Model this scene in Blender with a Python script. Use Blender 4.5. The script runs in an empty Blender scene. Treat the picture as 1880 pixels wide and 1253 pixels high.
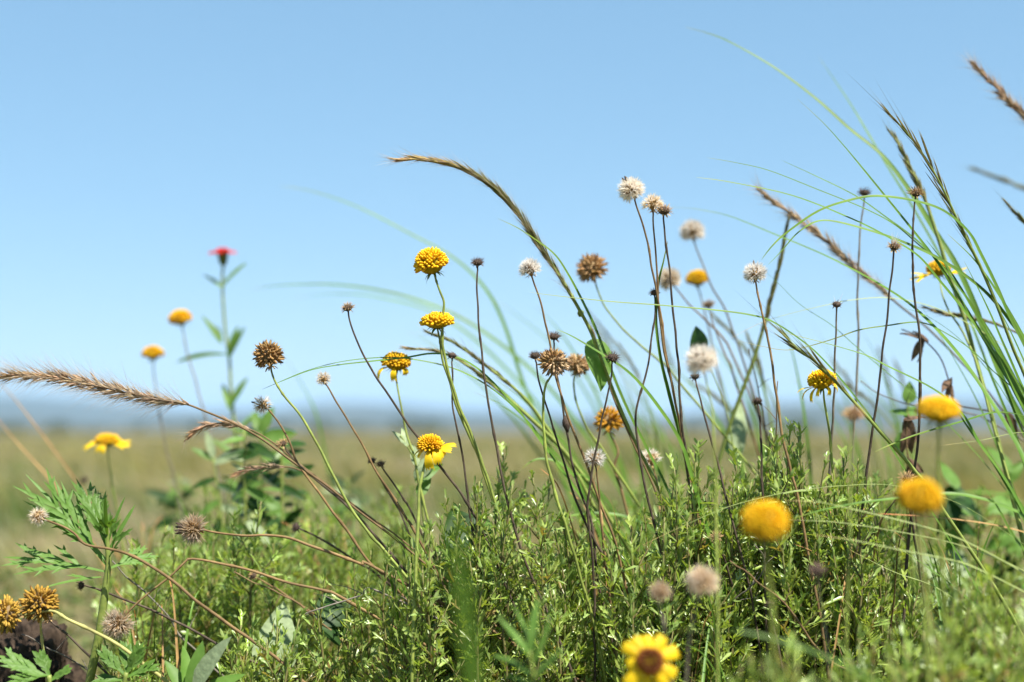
import bpy, math, random
from mathutils import Vector, Matrix, Quaternion, noise as mnoise

# ------------------------------------------------------------------ camera, sky, sun, exposure
SC = bpy.context.scene
COL = bpy.context.scene.collection
R = math.radians
FPX, CX, CY = 2611.0, 940.0, 626.5          # 50 mm lens on a 36 mm sensor, in photograph pixels
CAM_H, HORIZON, FOCUS = 0.21, 791.0, 0.87
PITCH = math.atan((HORIZON - CY) / FPX)

cd = bpy.data.cameras.new('camera')
cam = bpy.data.objects.new('camera', cd); COL.objects.link(cam)
cd.lens = 50; cd.sensor_width = 36; cd.clip_start = 0.02; cd.clip_end = 20000
cam.location = (0, 0, CAM_H); cam.rotation_euler = (math.pi / 2 + PITCH, 0, 0)
cd.dof.use_dof = True; cd.dof.focus_distance = FOCUS; cd.dof.aperture_fstop = 3.7; cd.dof.aperture_blades = 0
SC.camera = cam

SUN_EL, SUN_AZ = R(58), R(140)               # azimuth clockwise from +Y (away from the camera)
w = bpy.data.worlds.new('World'); SC.world = w; w.use_nodes = True
wt = w.node_tree; bg = wt.nodes['Background']
sky = wt.nodes.new('ShaderNodeTexSky'); sky.sky_type = 'NISHITA'; sky.sun_disc = False
sky.sun_elevation = SUN_EL; sky.sun_rotation = SUN_AZ
sky.air_density = 0.75; sky.dust_density = 0.0; sky.ozone_density = 8.0; sky.altitude = 100
gm = wt.nodes.new('ShaderNodeGamma'); gm.inputs[1].default_value = 0.42     # the photograph's flat tone curve in the sky
wt.links.new(sky.outputs[0], gm.inputs[0]); hsn = wt.nodes.new('ShaderNodeHueSaturation'); hsn.inputs['Saturation'].default_value = 1.42; hsn.inputs['Hue'].default_value = 0.490
wt.links.new(gm.outputs[0], hsn.inputs['Color']); wt.links.new(hsn.outputs[0], bg.inputs[0]); bg.inputs[1].default_value = 0.15

sl = bpy.data.lights.new('sun', 'SUN'); sl.energy = 4.1; sl.angle = R(0.55); sl.color = (1.0, 0.95, 0.87)
sun = bpy.data.objects.new('sun', sl); COL.objects.link(sun)
sd = Vector((math.sin(SUN_AZ) * math.cos(SUN_EL), math.cos(SUN_AZ) * math.cos(SUN_EL), math.sin(SUN_EL)))
sun.rotation_euler = sd.to_track_quat('Z', 'Y').to_euler(); sun.location = (2, 1, 5)

SC.view_settings.view_transform = 'Standard'; SC.view_settings.look = 'None'
SC.view_settings.exposure = 1.58; SC.view_settings.gamma = 1.0
SC.cycles.use_denoising = True
SC.cycles.max_bounces = 6; SC.cycles.transmission_bounces = 4; SC.cycles.diffuse_bounces = 3
SC.cycles.volume_bounces = 0; SC.cycles.sample_clamp_indirect = 6

# ------------------------------------------------------------------ helpers
CAMP = Vector((0, 0, CAM_H))
UPV = Vector((0, -math.sin(PITCH), math.cos(PITCH))); FWD = Vector((0, math.cos(PITCH), math.sin(PITCH)))
rng = random.Random(7)

def at(x, y, d):
    return CAMP + FWD * d + Vector((1, 0, 0)) * ((x - CX) / FPX * d) + UPV * ((CY - y) / FPX * d)

def smooth(pts, per=4):
    """Catmull-Rom through the points"""
    n = len(pts)
    if n < 3: return list(pts)
    out = []
    for i in range(n - 1):
        p0 = pts[i - 1] if i else pts[0] * 2 - pts[1]
        p1, p2 = pts[i], pts[i + 1]
        p3 = pts[i + 2] if i + 2 < n else pts[-1] * 2 - pts[-2]
        for k in range(per):
            t = k / per
            out.append(0.5 * (2 * p1 + (p2 - p0) * t + (2 * p0 - 5 * p1 + 4 * p2 - p3) * t * t + (3 * p1 - p0 - 3 * p2 + p3) * t ** 3))
    out.append(pts[-1].copy())
    return out

def jcol(c, v, r=rng):
    k = 1 + r.uniform(-v, v)
    return (c[0] * k, c[1] * k * (1 + r.uniform(-v, v) * 0.3), c[2] * k)

def mixc(a, b, t): return tuple(a[i] * (1 - t) + b[i] * t for i in range(3))

class MB:
    def __init__(self): self.v = []; self.f = []; self.c = []
    def add(self, vs, fs, col=(1, 1, 1)):
        o = len(self.v); self.v.extend(vs)
        self.f.extend([tuple(i + o for i in f) for f in fs])
        self.c.extend([col] * len(vs) if not isinstance(col, list) else col)
    def tube(self, pts, rads, n=6, col=(1, 1, 1), cap=True):
        m = len(pts)
        if not isinstance(rads, (list, tuple)): rads = [rads] * m
        t = (pts[1] - pts[0]).normalized()
        u = t.orthogonal().normalized()
        vs = []; fs = []; cs = []
        for i, p in enumerate(pts):
            a = pts[max(i - 1, 0)]; b = pts[min(i + 1, m - 1)]
            nt = (b - a)
            if nt.length > 1e-9:
                nt.normalize(); u = (u - nt * u.dot(nt))
                u = u.normalized() if u.length > 1e-6 else nt.orthogonal().normalized()
                t = nt
            s = t.cross(u)
            for k in range(n):
                an = 2 * math.pi * k / n
                vs.append(p + (u * math.cos(an) + s * math.sin(an)) * rads[i])
                cs.append(col[i] if isinstance(col, list) else col)
        for i in range(m - 1):
            for k in range(n):
                a = i * n + k; b = i * n + (k + 1) % n
                fs.append((a, b, b + n, a + n))
        if cap:
            fs.append(tuple(range(n - 1, -1, -1))); fs.append(tuple((m - 1) * n + k for k in range(n)))
        self.add(vs, fs, cs)
    def ribbon(self, pts, widths, nrm, fold=0.3, col=(1, 1, 1), twist=0.0):
        m = len(pts); vs = []; fs = []; cs = []
        for i, p in enumerate(pts):
            t = (pts[min(i + 1, m - 1)] - pts[max(i - 1, 0)])
            t = t.normalized() if t.length > 1e-9 else Vector((0, 0, 1))
            n = nrm - t * nrm.dot(t)
            n = n.normalized() if n.length > 1e-4 else t.orthogonal().normalized()
            if twist: n = Quaternion(t, twist * i / (m - 1)) @ n
            s = t.cross(n); wd = widths[i]
            vs += [p - s * wd + n * fold * wd, p.copy(), p + s * wd + n * fold * wd]
            c = col[i] if isinstance(col, list) else col
            cs += [c, tuple(x * 1.06 for x in c), c]
            if i:
                a = 3 * (i - 1)
                fs += [(a, a + 1, a + 4, a + 3), (a + 1, a + 2, a + 5, a + 4)]
        self.add(vs, fs, cs)
    def bud(self, p, ax, L, r, n=5, col=(1, 1, 1), tip=None, prof=((0, .55), (.45, 1.0), (.8, .85), (1, .3))):
        u = ax.orthogonal().normalized(); s = ax.cross(u)
        vs = []; fs = []; cs = []
        for j, (t, k) in enumerate(prof):
            for q in range(n):
                an = 2 * math.pi * q / n
                vs.append(p + ax * (L * t) + (u * math.cos(an) + s * math.sin(an)) * (r * k))
                cs.append(mixc(col, tip, t * t) if tip else col)
        for j in range(len(prof) - 1):
            for q in range(n):
                a = j * n + q; b = j * n + (q + 1) % n
                fs.append((a, b, b + n, a + n))
        fs.append(tuple((len(prof) - 1) * n + q for q in range(n)))
        self.add(vs, fs, cs)
    def hair(self, p, d, L, wd, col=(1, 1, 1), r=rng):
        s = d.cross(Vector((r.uniform(-1, 1), r.uniform(-1, 1), r.uniform(-1, 1))))
        s = s.normalized() if s.length > 1e-6 else d.orthogonal().normalized()
        self.add([p - s * wd, p + s * wd, p + d * L], [(0, 1, 2)], col)
    def ball(self, c, ra, rb, rc, nu=12, nv=8, col=(1, 1, 1), v0=0.0, v1=1.0):
        vs = []; fs = []
        for j in range(nv + 1):
            th = math.pi * (v0 + (v1 - v0) * j / nv)
            for i in range(nu):
                ph = 2 * math.pi * i / nu
                vs.append(c + Vector((ra * math.sin(th) * math.cos(ph), rb * math.sin(th) * math.sin(ph), rc * math.cos(th))))
        for j in range(nv):
            for i in range(nu):
                a = j * nu + i; b = j * nu + (i + 1) % nu
                fs.append((a, a + nu, b + nu, b))
        self.add(vs, fs, col)
    def mesh(self, name, material, smooth_=True):
        me = bpy.data.meshes.new(name)
        me.from_pydata([tuple(v) for v in self.v], [], self.f)
        at_ = me.color_attributes.new('Col', 'FLOAT_COLOR', 'POINT')
        flat = []
        for c in self.c: flat.extend((c[0], c[1], c[2], 1.0))
        at_.data.foreach_set('color', flat)
        me.materials.append(material)
        if smooth_: me.polygons.foreach_set('use_smooth', [True] * len(me.polygons))
        me.update()
        return me
    def build(self, name, material, parent=None, kind=None, smooth_=True, loc=None):
        o = bpy.data.objects.new(name, self.mesh(name, material, smooth_)); COL.objects.link(o)
        if parent: o.parent = parent
        if kind: o['kind'] = kind
        if loc is not None: o.location = loc
        return o

def inst(name, mesh, parent=None, kind=None):
    o = bpy.data.objects.new(name, mesh); COL.objects.link(o)
    if parent: o.parent = parent
    if kind: o['kind'] = kind
    return o

def thing(name, label, cat, loc, group=None):
    o = bpy.data.objects.new(name, None); COL.objects.link(o)
    o.empty_display_size = 0.02
    o.location = loc; o['label'] = label; o['category'] = cat
    if group: o['group'] = group
    return o

# ------------------------------------------------------------------ materials
def mat(name, base, rough=0.55, trans=0.0, amt=0.25, scale=400.0, spec=0.35, other=None, tcol=None, objvar=0.12, bump=0.0):
    m = bpy.data.materials.new(name); m.use_nodes = True
    nt = m.node_tree; N = nt.nodes; L = nt.links
    b = N['Principled BSDF']; out = N['Material Output']
    tc = N.new('ShaderNodeTexCoord'); no = N.new('ShaderNodeTexNoise')
    no.inputs['Scale'].default_value = scale; no.inputs['Detail'].default_value = 4
    L.new(tc.outputs['Object'], no.inputs['Vector'])
    mx = N.new('ShaderNodeMix'); mx.data_type = 'RGBA'
    mx.inputs[6].default_value = (*base, 1)
    o = other or tuple(c * (1 - amt * 1.4) for c in base)
    mx.inputs[7].default_value = (*o, 1)
    rp = N.new('ShaderNodeMapRange'); rp.inputs[1].default_value = 0.32; rp.inputs[2].default_value = 0.68
    L.new(no.outputs['Fac'], rp.inputs[0]); L.new(rp.outputs[0], mx.inputs[0])
    a = N.new('ShaderNodeAttribute'); a.attribute_name = 'Col'
    mu = N.new('ShaderNodeMix'); mu.data_type = 'RGBA'; mu.blend_type = 'MULTIPLY'; mu.inputs[0].default_value = 1
    L.new(mx.outputs[2], mu.inputs[6]); L.new(a.outputs['Color'], mu.inputs[7])
    oi = N.new('ShaderNodeObjectInfo'); hs = N.new('ShaderNodeHueSaturation')
    r1 = N.new('ShaderNodeMapRange'); r1.inputs[3].default_value = 1 - objvar; r1.inputs[4].default_value = 1 + objvar
    L.new(oi.outputs['Random'], r1.inputs[0]); L.new(r1.outputs[0], hs.inputs['Value'])
    L.new(mu.outputs[2], hs.inputs['Color'])
    L.new(hs.outputs[0], b.inputs['Base Color'])
    b.inputs['Roughness'].default_value = rough
    b.inputs['Specular IOR Level'].default_value = spec
    if bump:
        bp = N.new('ShaderNodeBump'); bp.inputs['Strength'].default_value = bump; bp.inputs['Distance'].default_value = 0.001
        L.new(no.outputs['Fac'], bp.inputs['Height']); L.new(bp.outputs[0], b.inputs['Normal'])
    if trans:
        tr = N.new('ShaderNodeBsdfTranslucent')
        tm = N.new('ShaderNodeMix'); tm.data_type = 'RGBA'; tm.blend_type = 'MULTIPLY'; tm.inputs[0].default_value = 1
        L.new(hs.outputs[0], tm.inputs[6]); tm.inputs[7].default_value = (*(tcol or (1.3, 1.25, 0.8)), 1)
        L.new(tm.outputs[2], tr.inputs[0])
        ms = N.new('ShaderNodeMixShader'); ms.inputs[0].default_value = trans
        L.new(b.outputs[0], ms.inputs[1]); L.new(tr.outputs[0], ms.inputs[2])
        L.new(ms.outputs[0], out.inputs['Surface'])
    return m

M = {}
M['floret'] = mat('yellow_floret', (0.92, 0.60, 0.010), 0.6, 0.3, 0.18, 500, 0.25, tcol=(1.1, 1.0, 0.6))
M['petal'] = mat('yellow_petal', (0.86, 0.60, 0.012), 0.55, 0.4, 0.12, 300, 0.25, tcol=(1.1, 1.05, 0.6))
M['redpetal'] = mat('red_petal', (0.62, 0.028, 0.022), 0.55, 0.35, 0.2, 300, 0.25, tcol=(1.3, 0.9, 0.9))
M['achene'] = mat('dry_achene', (0.50, 0.345, 0.165), 0.75, 0.2, 0.3, 700, 0.15, tcol=(1.1, 0.9, 0.7))
M['pappus'] = mat('white_pappus', (0.82, 0.775, 0.71), 0.7, 0.5, 0.05, 300, 0.15, tcol=(1, 1, 1))
M['drydark'] = mat('dark_dry_tissue', (0.085, 0.060, 0.045), 0.8, 0.0, 0.4, 900, 0.2)
M['stemgreen'] = mat('green_stem', (0.21, 0.25, 0.055), 0.55, 0.0, 0.3, 250, 0.35, other=(0.14, 0.19, 0.035), bump=0.3)
M['stembrown'] = mat('brown_stem', (0.175, 0.118, 0.055), 0.7, 0.0, 0.3, 250, 0.2, other=(0.12, 0.074, 0.034), bump=0.4)
M['stemdark'] = mat('dark_stem', (0.080, 0.062, 0.046), 0.75, 0.0, 0.3, 250, 0.15, other=(0.04, 0.030, 0.022), bump=0.4)
M['stemgrey'] = mat('grey_stem', (0.17, 0.15, 0.12), 0.7, 0.0, 0.3, 250, 0.25, other=(0.11, 0.095, 0.075), bump=0.4)
M['stemyel'] = mat('pale_yellow_stem', (0.29, 0.28, 0.10), 0.6, 0.0, 0.2, 250, 0.3, bump=0.3)
M['bract'] = mat('green_bract', (0.13, 0.19, 0.04), 0.6, 0.25, 0.3, 400, 0.3)
M['blade'] = mat('grass_blade', (0.070, 0.150, 0.018), 0.45, 0.24, 0.25, 120, 0.22, other=(0.10, 0.18, 0.025), tcol=(1.2, 1.25, 0.4))
M['bladepale'] = mat('pale_grass_blade', (0.26, 0.31, 0.10), 0.45, 0.3, 0.2, 120, 0.4, tcol=(1.2, 1.2, 0.8))
M['bladedry'] = mat('dry_grass_blade', (0.40, 0.24, 0.09), 0.6, 0.3, 0.3, 120, 0.3, tcol=(1.1, 1.0, 0.8))
M['husk'] = mat('grass_husk', (0.46, 0.325, 0.20), 0.65, 0.25, 0.3, 800, 0.25, tcol=(1.2, 1.0, 0.8))
M['huskdark'] = mat('dark_grass_husk', (0.15, 0.115, 0.045), 0.6, 0.2, 0.35, 800, 0.3, other=(0.15, 0.17, 0.04))
M['bristle'] = mat('bristle', (0.55, 0.45, 0.34), 0.6, 0.4, 0.2, 300, 0.3, tcol=(1.1, 1.05, 1.0))
M['herb'] = mat('herb_leaf', (0.185, 0.280, 0.045), 0.34, 0.36, 0.25, 250, 0.55, other=(0.26, 0.345, 0.12), tcol=(1.5, 1.45, 0.55))
M['herbstem'] = mat('herb_stem', (0.17, 0.175, 0.06), 0.6, 0.0, 0.3, 200, 0.3, other=(0.12, 0.085, 0.04))
M['leaf'] = mat('broad_leaf', (0.085, 0.175, 0.026), 0.5, 0.34, 0.3, 160, 0.25, other=(0.12, 0.21, 0.045), tcol=(1.5, 1.5, 0.5), bump=0.25)
M['leafdark'] = mat('dark_broad_leaf', (0.026, 0.070, 0.011), 0.5, 0.28, 0.3, 160, 0.22, tcol=(1.4, 1.5, 0.5), bump=0.25)
M['leafpale'] = mat('pale_downy_leaf', (0.30, 0.37, 0.20), 0.7, 0.25, 0.2, 300, 0.2, tcol=(1.1, 1.1, 0.8), bump=0.5)
M['deadleaf'] = mat('dead_leaf', (0.17, 0.105, 0.065), 0.8, 0.15, 0.4, 300, 0.15, other=(0.07, 0.045, 0.03), bump=0.5)
M['rock'] = mat('dark_clod', (0.012, 0.009, 0.007), 0.95, 0.0, 0.4, 130, 0.1, other=(0.075, 0.052, 0.036), objvar=0.0, bump=0.8)
M['cover'] = mat('ground_cover', (0.10, 0.155, 0.040), 0.5, 0.3, 0.3, 80, 0.35, tcol=(1.4, 1.4, 0.6), objvar=0.0)

# ------------------------------------------------------------------ terrain
def ground_mat():
    m = bpy.data.materials.new('field_ground'); m.use_nodes = True
    nt = m.node_tree; N = nt.nodes; L = nt.links; b = N['Principled BSDF']
    tc = N.new('ShaderNodeTexCoord')
    def nz(s, d=6):
        n = N.new('ShaderNodeTexNoise'); n.inputs['Scale'].default_value = s; n.inputs['Detail'].default_value = d
        L.new(tc.outputs['Object'], n.inputs['Vector'])
        r = N.new('ShaderNodeMapRange'); r.inputs[1].default_value = 0.35; r.inputs[2].default_value = 0.65
        L.new(n.outputs['Fac'], r.inputs[0]); return r.outputs[0]
    def mx(f, a, c):
        k = N.new('ShaderNodeMix'); k.data_type = 'RGBA'; L.new(f, k.inputs[0])
        for i, v in ((6, a), (7, c)):
            if isinstance(v, tuple): k.inputs[i].default_value = (*v, 1)
            else: L.new(v, k.inputs[i])
        return k.outputs[2]
    a = mx(nz(0.35), (0.185, 0.165, 0.066), (0.12, 0.14, 0.045))
    c = mx(nz(3.0), a, (0.235, 0.17, 0.10))
    e = mx(nz(45, 8), c, (0.075, 0.068, 0.032))
    L.new(e, b.inputs['Base Color']); b.inputs['Roughness'].default_value = 0.95
    b.inputs['Specular IOR Level'].default_value = 0.1
    return m

def polar(name, r0, r1, nr, na, hf, material, a0=0, a1=2 * math.pi):
    vs = []; fs = []
    for i in range(nr):
        r = r0 * (r1 / r0) ** (i / (nr - 1))
        for k in range(na):
            a = a0 + (a1 - a0) * k / na
            x, y = r * math.sin(a), r * math.cos(a)
            vs.append((x, y, hf(x, y, r)))
    for i in range(nr - 1):
        for k in range(na):
            p = i * na + k; q = i * na + (k + 1) % na
            fs.append((p, p + na, q + na, q))
    fs.append(tuple(range(na)))
    me = bpy.data.meshes.new(name); me.from_pydata(vs, [], fs); me.materials.append(material)
    me.polygons.foreach_set('use_smooth', [True] * len(me.polygons))
    o = bpy.data.objects.new(name, me); COL.objects.link(o); o['kind'] = 'structure'
    return o

def ground_z(x, y):
    r = math.hypot(x, y)
    return 0.012 * mnoise.noise(Vector((x * 6, y * 6, 0))) + 0.02 * mnoise.noise(Vector((x * 1.1, y * 1.1, 3))) - 0.02 * min(r / 3, 1.0)

polar('ground', 0.12, 9000, 90, 120, lambda x, y, r: ground_z(x, y) if r < 60 else -0.02 - 0.6 * min((r - 60) / 2000, 1), ground_mat())

hm = bpy.data.materials.new('hill_cover'); hm.use_nodes = True
_b = hm.node_tree.nodes['Principled BSDF']; _n = hm.node_tree.nodes.new('ShaderNodeTexNoise'); _r = hm.node_tree.nodes.new('ShaderNodeMix')
_r.data_type = 'RGBA'; _r.inputs[6].default_value = (0.020, 0.030, 0.014, 1); _r.inputs[7].default_value = (0.06, 0.06, 0.032, 1)
_t = hm.node_tree.nodes.new('ShaderNodeTexCoord'); _n.inputs['Scale'].default_value = 0.004; _n.inputs['Detail'].default_value = 8
hm.node_tree.links.new(_t.outputs['Object'], _n.inputs['Vector']); hm.node_tree.links.new(_n.outputs['Fac'], _r.inputs[0])
hm.node_tree.links.new(_r.outputs[2], _b.inputs['Base Color']); _b.inputs['Roughness'].default_value = 1.0

def ridge(name, rad, hgt, seed, depth):
    """a closed ring of hills around the plain"""
    na, nr = 240, 9
    vs = []; fs = []
    for i in range(nr):
        t = i / (nr - 1); r = rad + depth * (t - 0.5) * 2
        prof = math.sin(math.pi * t) ** 0.8
        for k in range(na):
            a = 2 * math.pi * k / na
            p = Vector((math.sin(a) * 5, math.cos(a) * 5, seed))
            h = hgt * (0.62 + 0.38 * mnoise.noise(p) + 0.22 * mnoise.noise(p * 3.1) + 0.10 * mnoise.noise(p * 9 + Vector((t, 0, 0))))
            vs.append((r * math.sin(a), r * math.cos(a), -3 + prof * max(h, 2)))
    for i in range(nr - 1):
        for k in range(na):
            p = i * na + k; q = i * na + (k + 1) % na
            fs.append((p, p + na, q + na, q))
    me = bpy.data.meshes.new(name); me.from_pydata(vs, [], fs); me.materials.append(hm)
    me.polygons.foreach_set('use_smooth', [True] * len(me.polygons))
    o = bpy.data.objects.new(name, me); COL.objects.link(o); o['kind'] = 'structure'
ridge('hills', 750, 7, 4.1, 120)
ridge('hills', 2300, 50, 1.7, 500)
ridge('hills', 3800, 105, 8.3, 600)

hz = bpy.data.materials.new('haze_air'); hz.use_nodes = True
for n in list(hz.node_tree.nodes):
    if n.type != 'OUTPUT_MATERIAL': hz.node_tree.nodes.remove(n)
pv = hz.node_tree.nodes.new('ShaderNodeVolumePrincipled')
pv.inputs['Color'].default_value = (0.46, 0.72, 1.0, 1); pv.inputs['Density'].default_value = 0.00017
pv.inputs['Anisotropy'].default_value = 0.0
hz.node_tree.links.new(pv.outputs[0], hz.node_tree.nodes['Material Output'].inputs['Volume'])
hb = MB(); S_ = 9500
hb.add([Vector((x, y, z)) for z in (-6, 180) for y in (-S_, S_) for x in (-S_, S_)],
       [(0, 2, 3, 1), (4, 5, 7, 6), (0, 1, 5, 4), (2, 6, 7, 3), (0, 4, 6, 2), (1, 3, 7, 5)])
hb.build('haze', hz, kind='stuff', smooth_=False)

# ------------------------------------------------------------------ flower heads (local +Z is the head axis, W its width)
def fib(n, thmax):
    c = math.cos(thmax)
    for i in range(n):
        z = 1 - (1 - c) * (i + 0.5) / n
        th = math.acos(max(-1, min(1, z))); ph = i * 2.39996323
        yield th, ph

def bract_mesh(kind):
    mb = MB()
    n = 5; pts = []; ws = []
    for i in range(n):
        t = i / (n - 1)
        if kind == 'green': pts.append(Vector((0.22 * t + .06, 0, -0.14 * t * t - 0.02)))
        else: pts.append(Vector((0.10 + 0.30 * t - 0.10 * t ** 3, 0, -0.04 - 0.22 * t * t * (1.4 - t))))
        ws.append((0.055 if kind == 'green' else 0.05) * (1 - t ** 1.6) + 0.004)
    mb.ribbon(pts, ws, Vector((0, 0, 1)), 0.25)
    return mb.mesh('bract', M['bract' if kind == 'green' else 'drydark'])
BR = {'green': bract_mesh('green'), 'dry': bract_mesh('dry')}
brown_bract = BR['dry'].copy(); brown_bract.materials[0] = M['achene']; BR['brown'] = brown_bract

def add_bracts(head, W, n, kind, r, zoff=0.0, spread=1.0):
    for i in range(n):
        o = inst('bract', BR[kind], head)
        s = W * r.uniform(0.8, 1.25) * spread
        o.scale = (s, s, s); o.location = (0, 0, zoff * W)
        o.rotation_euler = (r.uniform(-.2, .2), r.uniform(-.45, .35), 2 * math.pi * (i + r.uniform(-.3, .3)) / n)

YEL, ORA, BRN = (1, 1, 1), (0.86, 0.68, 1.2), (0.40, 0.32, 3.0)

def head_ball(parent, W, r, flat=0.78, orange=0.2, thm=112, n=170, bracts='green', bumps=1.0, heart=0):
    """domed disc packed with knobbly florets"""
    core = MB(); rc = W * 0.36; zc = W * 0.26 * flat / 0.78
    core.ball(Vector((0, 0, zc)), rc, rc, rc * flat, 14, 9, (0.5, 0.55, 1))
    core.bud(Vector((0, 0, -0.02 * W)), Vector((0, 0, 1)), 0.2 * W, 0.13 * W, 8, (0.2, 0.38, 2.5), prof=((0, .4), (.5, .9), (1, 1.6)))
    head = core.build('flower_head', M['floret'], parent)
    fl = MB(); off = Vector((r.uniform(0, 50), r.uniform(0, 50), 0))
    for th, ph in fib(n, R(thm)):
        if r.random() < .04: continue
        th += r.uniform(-.05, .05); ph += r.uniform(-.08, .08)
        d = Vector((math.sin(th) * math.cos(ph), math.sin(th) * math.sin(ph), math.cos(th)))
        lump = 1 + .13 * mnoise.noise(d * 1.6 + off) + .05 * mnoise.noise(d * 4 + off)
        p = Vector((d.x * rc, d.y * rc, d.z * rc * flat)) * lump + Vector((0, 0, zc))
        ax = Vector((d.x, d.y, d.z / flat + .1)).normalized()
        t = th / R(thm)
        k = .72 * orange * r.uniform(.3, 1.6) * (0.25 + 1.1 * t) * (1 + 1.3 * mnoise.noise(d * 1.3 + off * 2))
        c = mixc(YEL, ORA, min(k * 1.4, 1)) if k < .6 else mixc(ORA, BRN, min((k - .6) * 1.2, 1))
        if heart: c = mixc((.20, .09, 1.5), (.55, .30, 1.5), max(0, min(1, (t - .55) * 2.5 + r.uniform(-.2, .2))))
        c = jcol(c, .16, r)
        L = W * (0.12 + 0.035 * r.random()) * bumps; rr = W * 0.62 / math.sqrt(n) * (0.72 + .35 * t)
        fl.bud(p - ax * 0.3 * L, ax, L * 1.3, rr, 5, tuple(x * .88 for x in c), c)
    fl.build('floret', M['floret'], head, 'stuff')
    if bracts: add_bracts(head, W, 9, bracts, r, 0.04)
    return head

def petal_mesh(L, wd, droop, curl, r, teeth=3):
    mb = MB(); ns, nc = 7, 6; vs = []; fs = []; cs = []
    for i in range(ns + 1):
        t = i / ns
        wv = wd * (0.35 + 0.65 * min(1, t * 1.7) ** 0.8) * (1 - 0.12 * t)
        for j in range(nc + 1):
            u = j / nc * 2 - 1
            tt = t
            if i == ns: tt = 1 - 0.10 * (0.5 - 0.5 * math.cos((u + 1) / 2 * teeth * 2 * math.pi))* 1.4 + 0.05
            elif i == ns - 1: tt = t + 0.02
            x = L * tt; an = droop * tt + curl * tt * tt
            px = x * math.cos(an * 0.6); pz = -x * math.sin(an * 0.6)
            vs.append(Vector((px, u * wv, pz - abs(u) ** 2 * wv * 0.35 + 0.05 * wd * math.cos(u * 9) + r.uniform(-1, 1) * wd * .05)))
            cs.append(jcol((1, 1 - .10 * (1 - t), 1), .05, r))
    for i in range(ns):
        for j in range(nc):
            a = i * (nc + 1) + j
            fs.append((a, a + 1, a + nc + 2, a + nc + 1))
    mb.add(vs, fs, cs)
    return mb

def add_petal(head, az, L, wd, droop, curl, r, z, r0, material='petal', tilt=0.0):
    mb = petal_mesh(L, wd, droop, curl, r)
    o = mb.build('petal', M[material], head)
    o.location = (r0 * math.cos(az), r0 * math.sin(az), z); o.rotation_euler = (tilt, 0, az)
    return o

def head_daisy(parent, W, r, rays, flat=0.62, orange=.25, n=150, wd=.13, bumps=1.0, heart=0):
    """disc of width W with ray petals: (azimuth deg, length/W, droop, curl)"""
    head = head_ball(parent, W, r, flat, orange, 100, n, 'green', bumps, heart)
    for (az, l, dr, cu) in rays:
        add_petal(head, R(az), W * l, W * wd * r.uniform(.85, 1.15), dr, cu, r, W * 0.10, W * 0.30, tilt=r.uniform(-.3, .3))
    return head

def head_globe(parent, W, r, tint=(1, 1, 1), n=150, pale=0.0, dark=0.35, spike=1.0, thm=140, bracts='brown', side=None):
    """ripe brown globe of pointed achenes with papery scale tips"""
    core = MB(); rc = W * 0.27; zc = W * 0.34
    core.ball(Vector((0, 0, zc)), rc, rc, rc * .95, 12, 8, (0.6, 0.6, 0.6))
    core.bud(Vector((0, 0, -0.02 * W)), Vector((0, 0, 1)), 0.16 * W, 0.09 * W, 8, (0.7, .8, .7), prof=((0, .45), (.5, .9), (1, 1.7)))
    head = core.build('seed_head', M['achene'], parent)
    ac = MB(); off = Vector((r.uniform(0, 50), r.uniform(0, 50), 0))
    for th, ph in fib(n, R(thm)):
        th += r.uniform(-.12, .12); ph += r.uniform(-.12, .12)
        if r.random() < .08: continue
        d = Vector((math.sin(th) * math.cos(ph), math.sin(th) * math.sin(ph), math.cos(th) * .93))
        lump = 1 + .28 * mnoise.noise(d * 1.5 + off)
        p = Vector((0, 0, zc)) + d * rc * .85 * lump
        k = r.random()
        c = mixc((1.15, 1.0, .8), (1.45, 1.5, 1.9), pale * r.random())
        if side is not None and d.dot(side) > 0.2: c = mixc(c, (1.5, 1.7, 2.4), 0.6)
        c = jcol(c, .2, r)
        c = tuple(c[i] * tint[i] for i in range(3))
        tipc = mixc(c, (0.22, 0.18, 0.2), 1.0 if k < dark else 0.2)
        L = W * r.uniform(.15, .28); ax = (d + Vector((r.uniform(-1, 1), r.uniform(-1, 1), r.uniform(-1, 1))) * .22).normalized()
        ac.bud(p, ax, L, W * .038, 5, c, tipc, prof=((0, .4), (.55, 1.0), (.9, .7), (1, .25)))
        for q in range(3):
            dd = (ax + Vector((r.uniform(-1, 1), r.uniform(-1, 1), r.uniform(-1, 1))) * .35).normalized()
            ac.hair(p + ax * L * .7, dd, W * r.uniform(.08, .15) * spike, W * .013, tipc, r)
    ac.build('achene', M['achene'], head, 'stuff')
    if bracts: add_bracts(head, W, 8, bracts, r, .05, .8)
    return head

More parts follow.
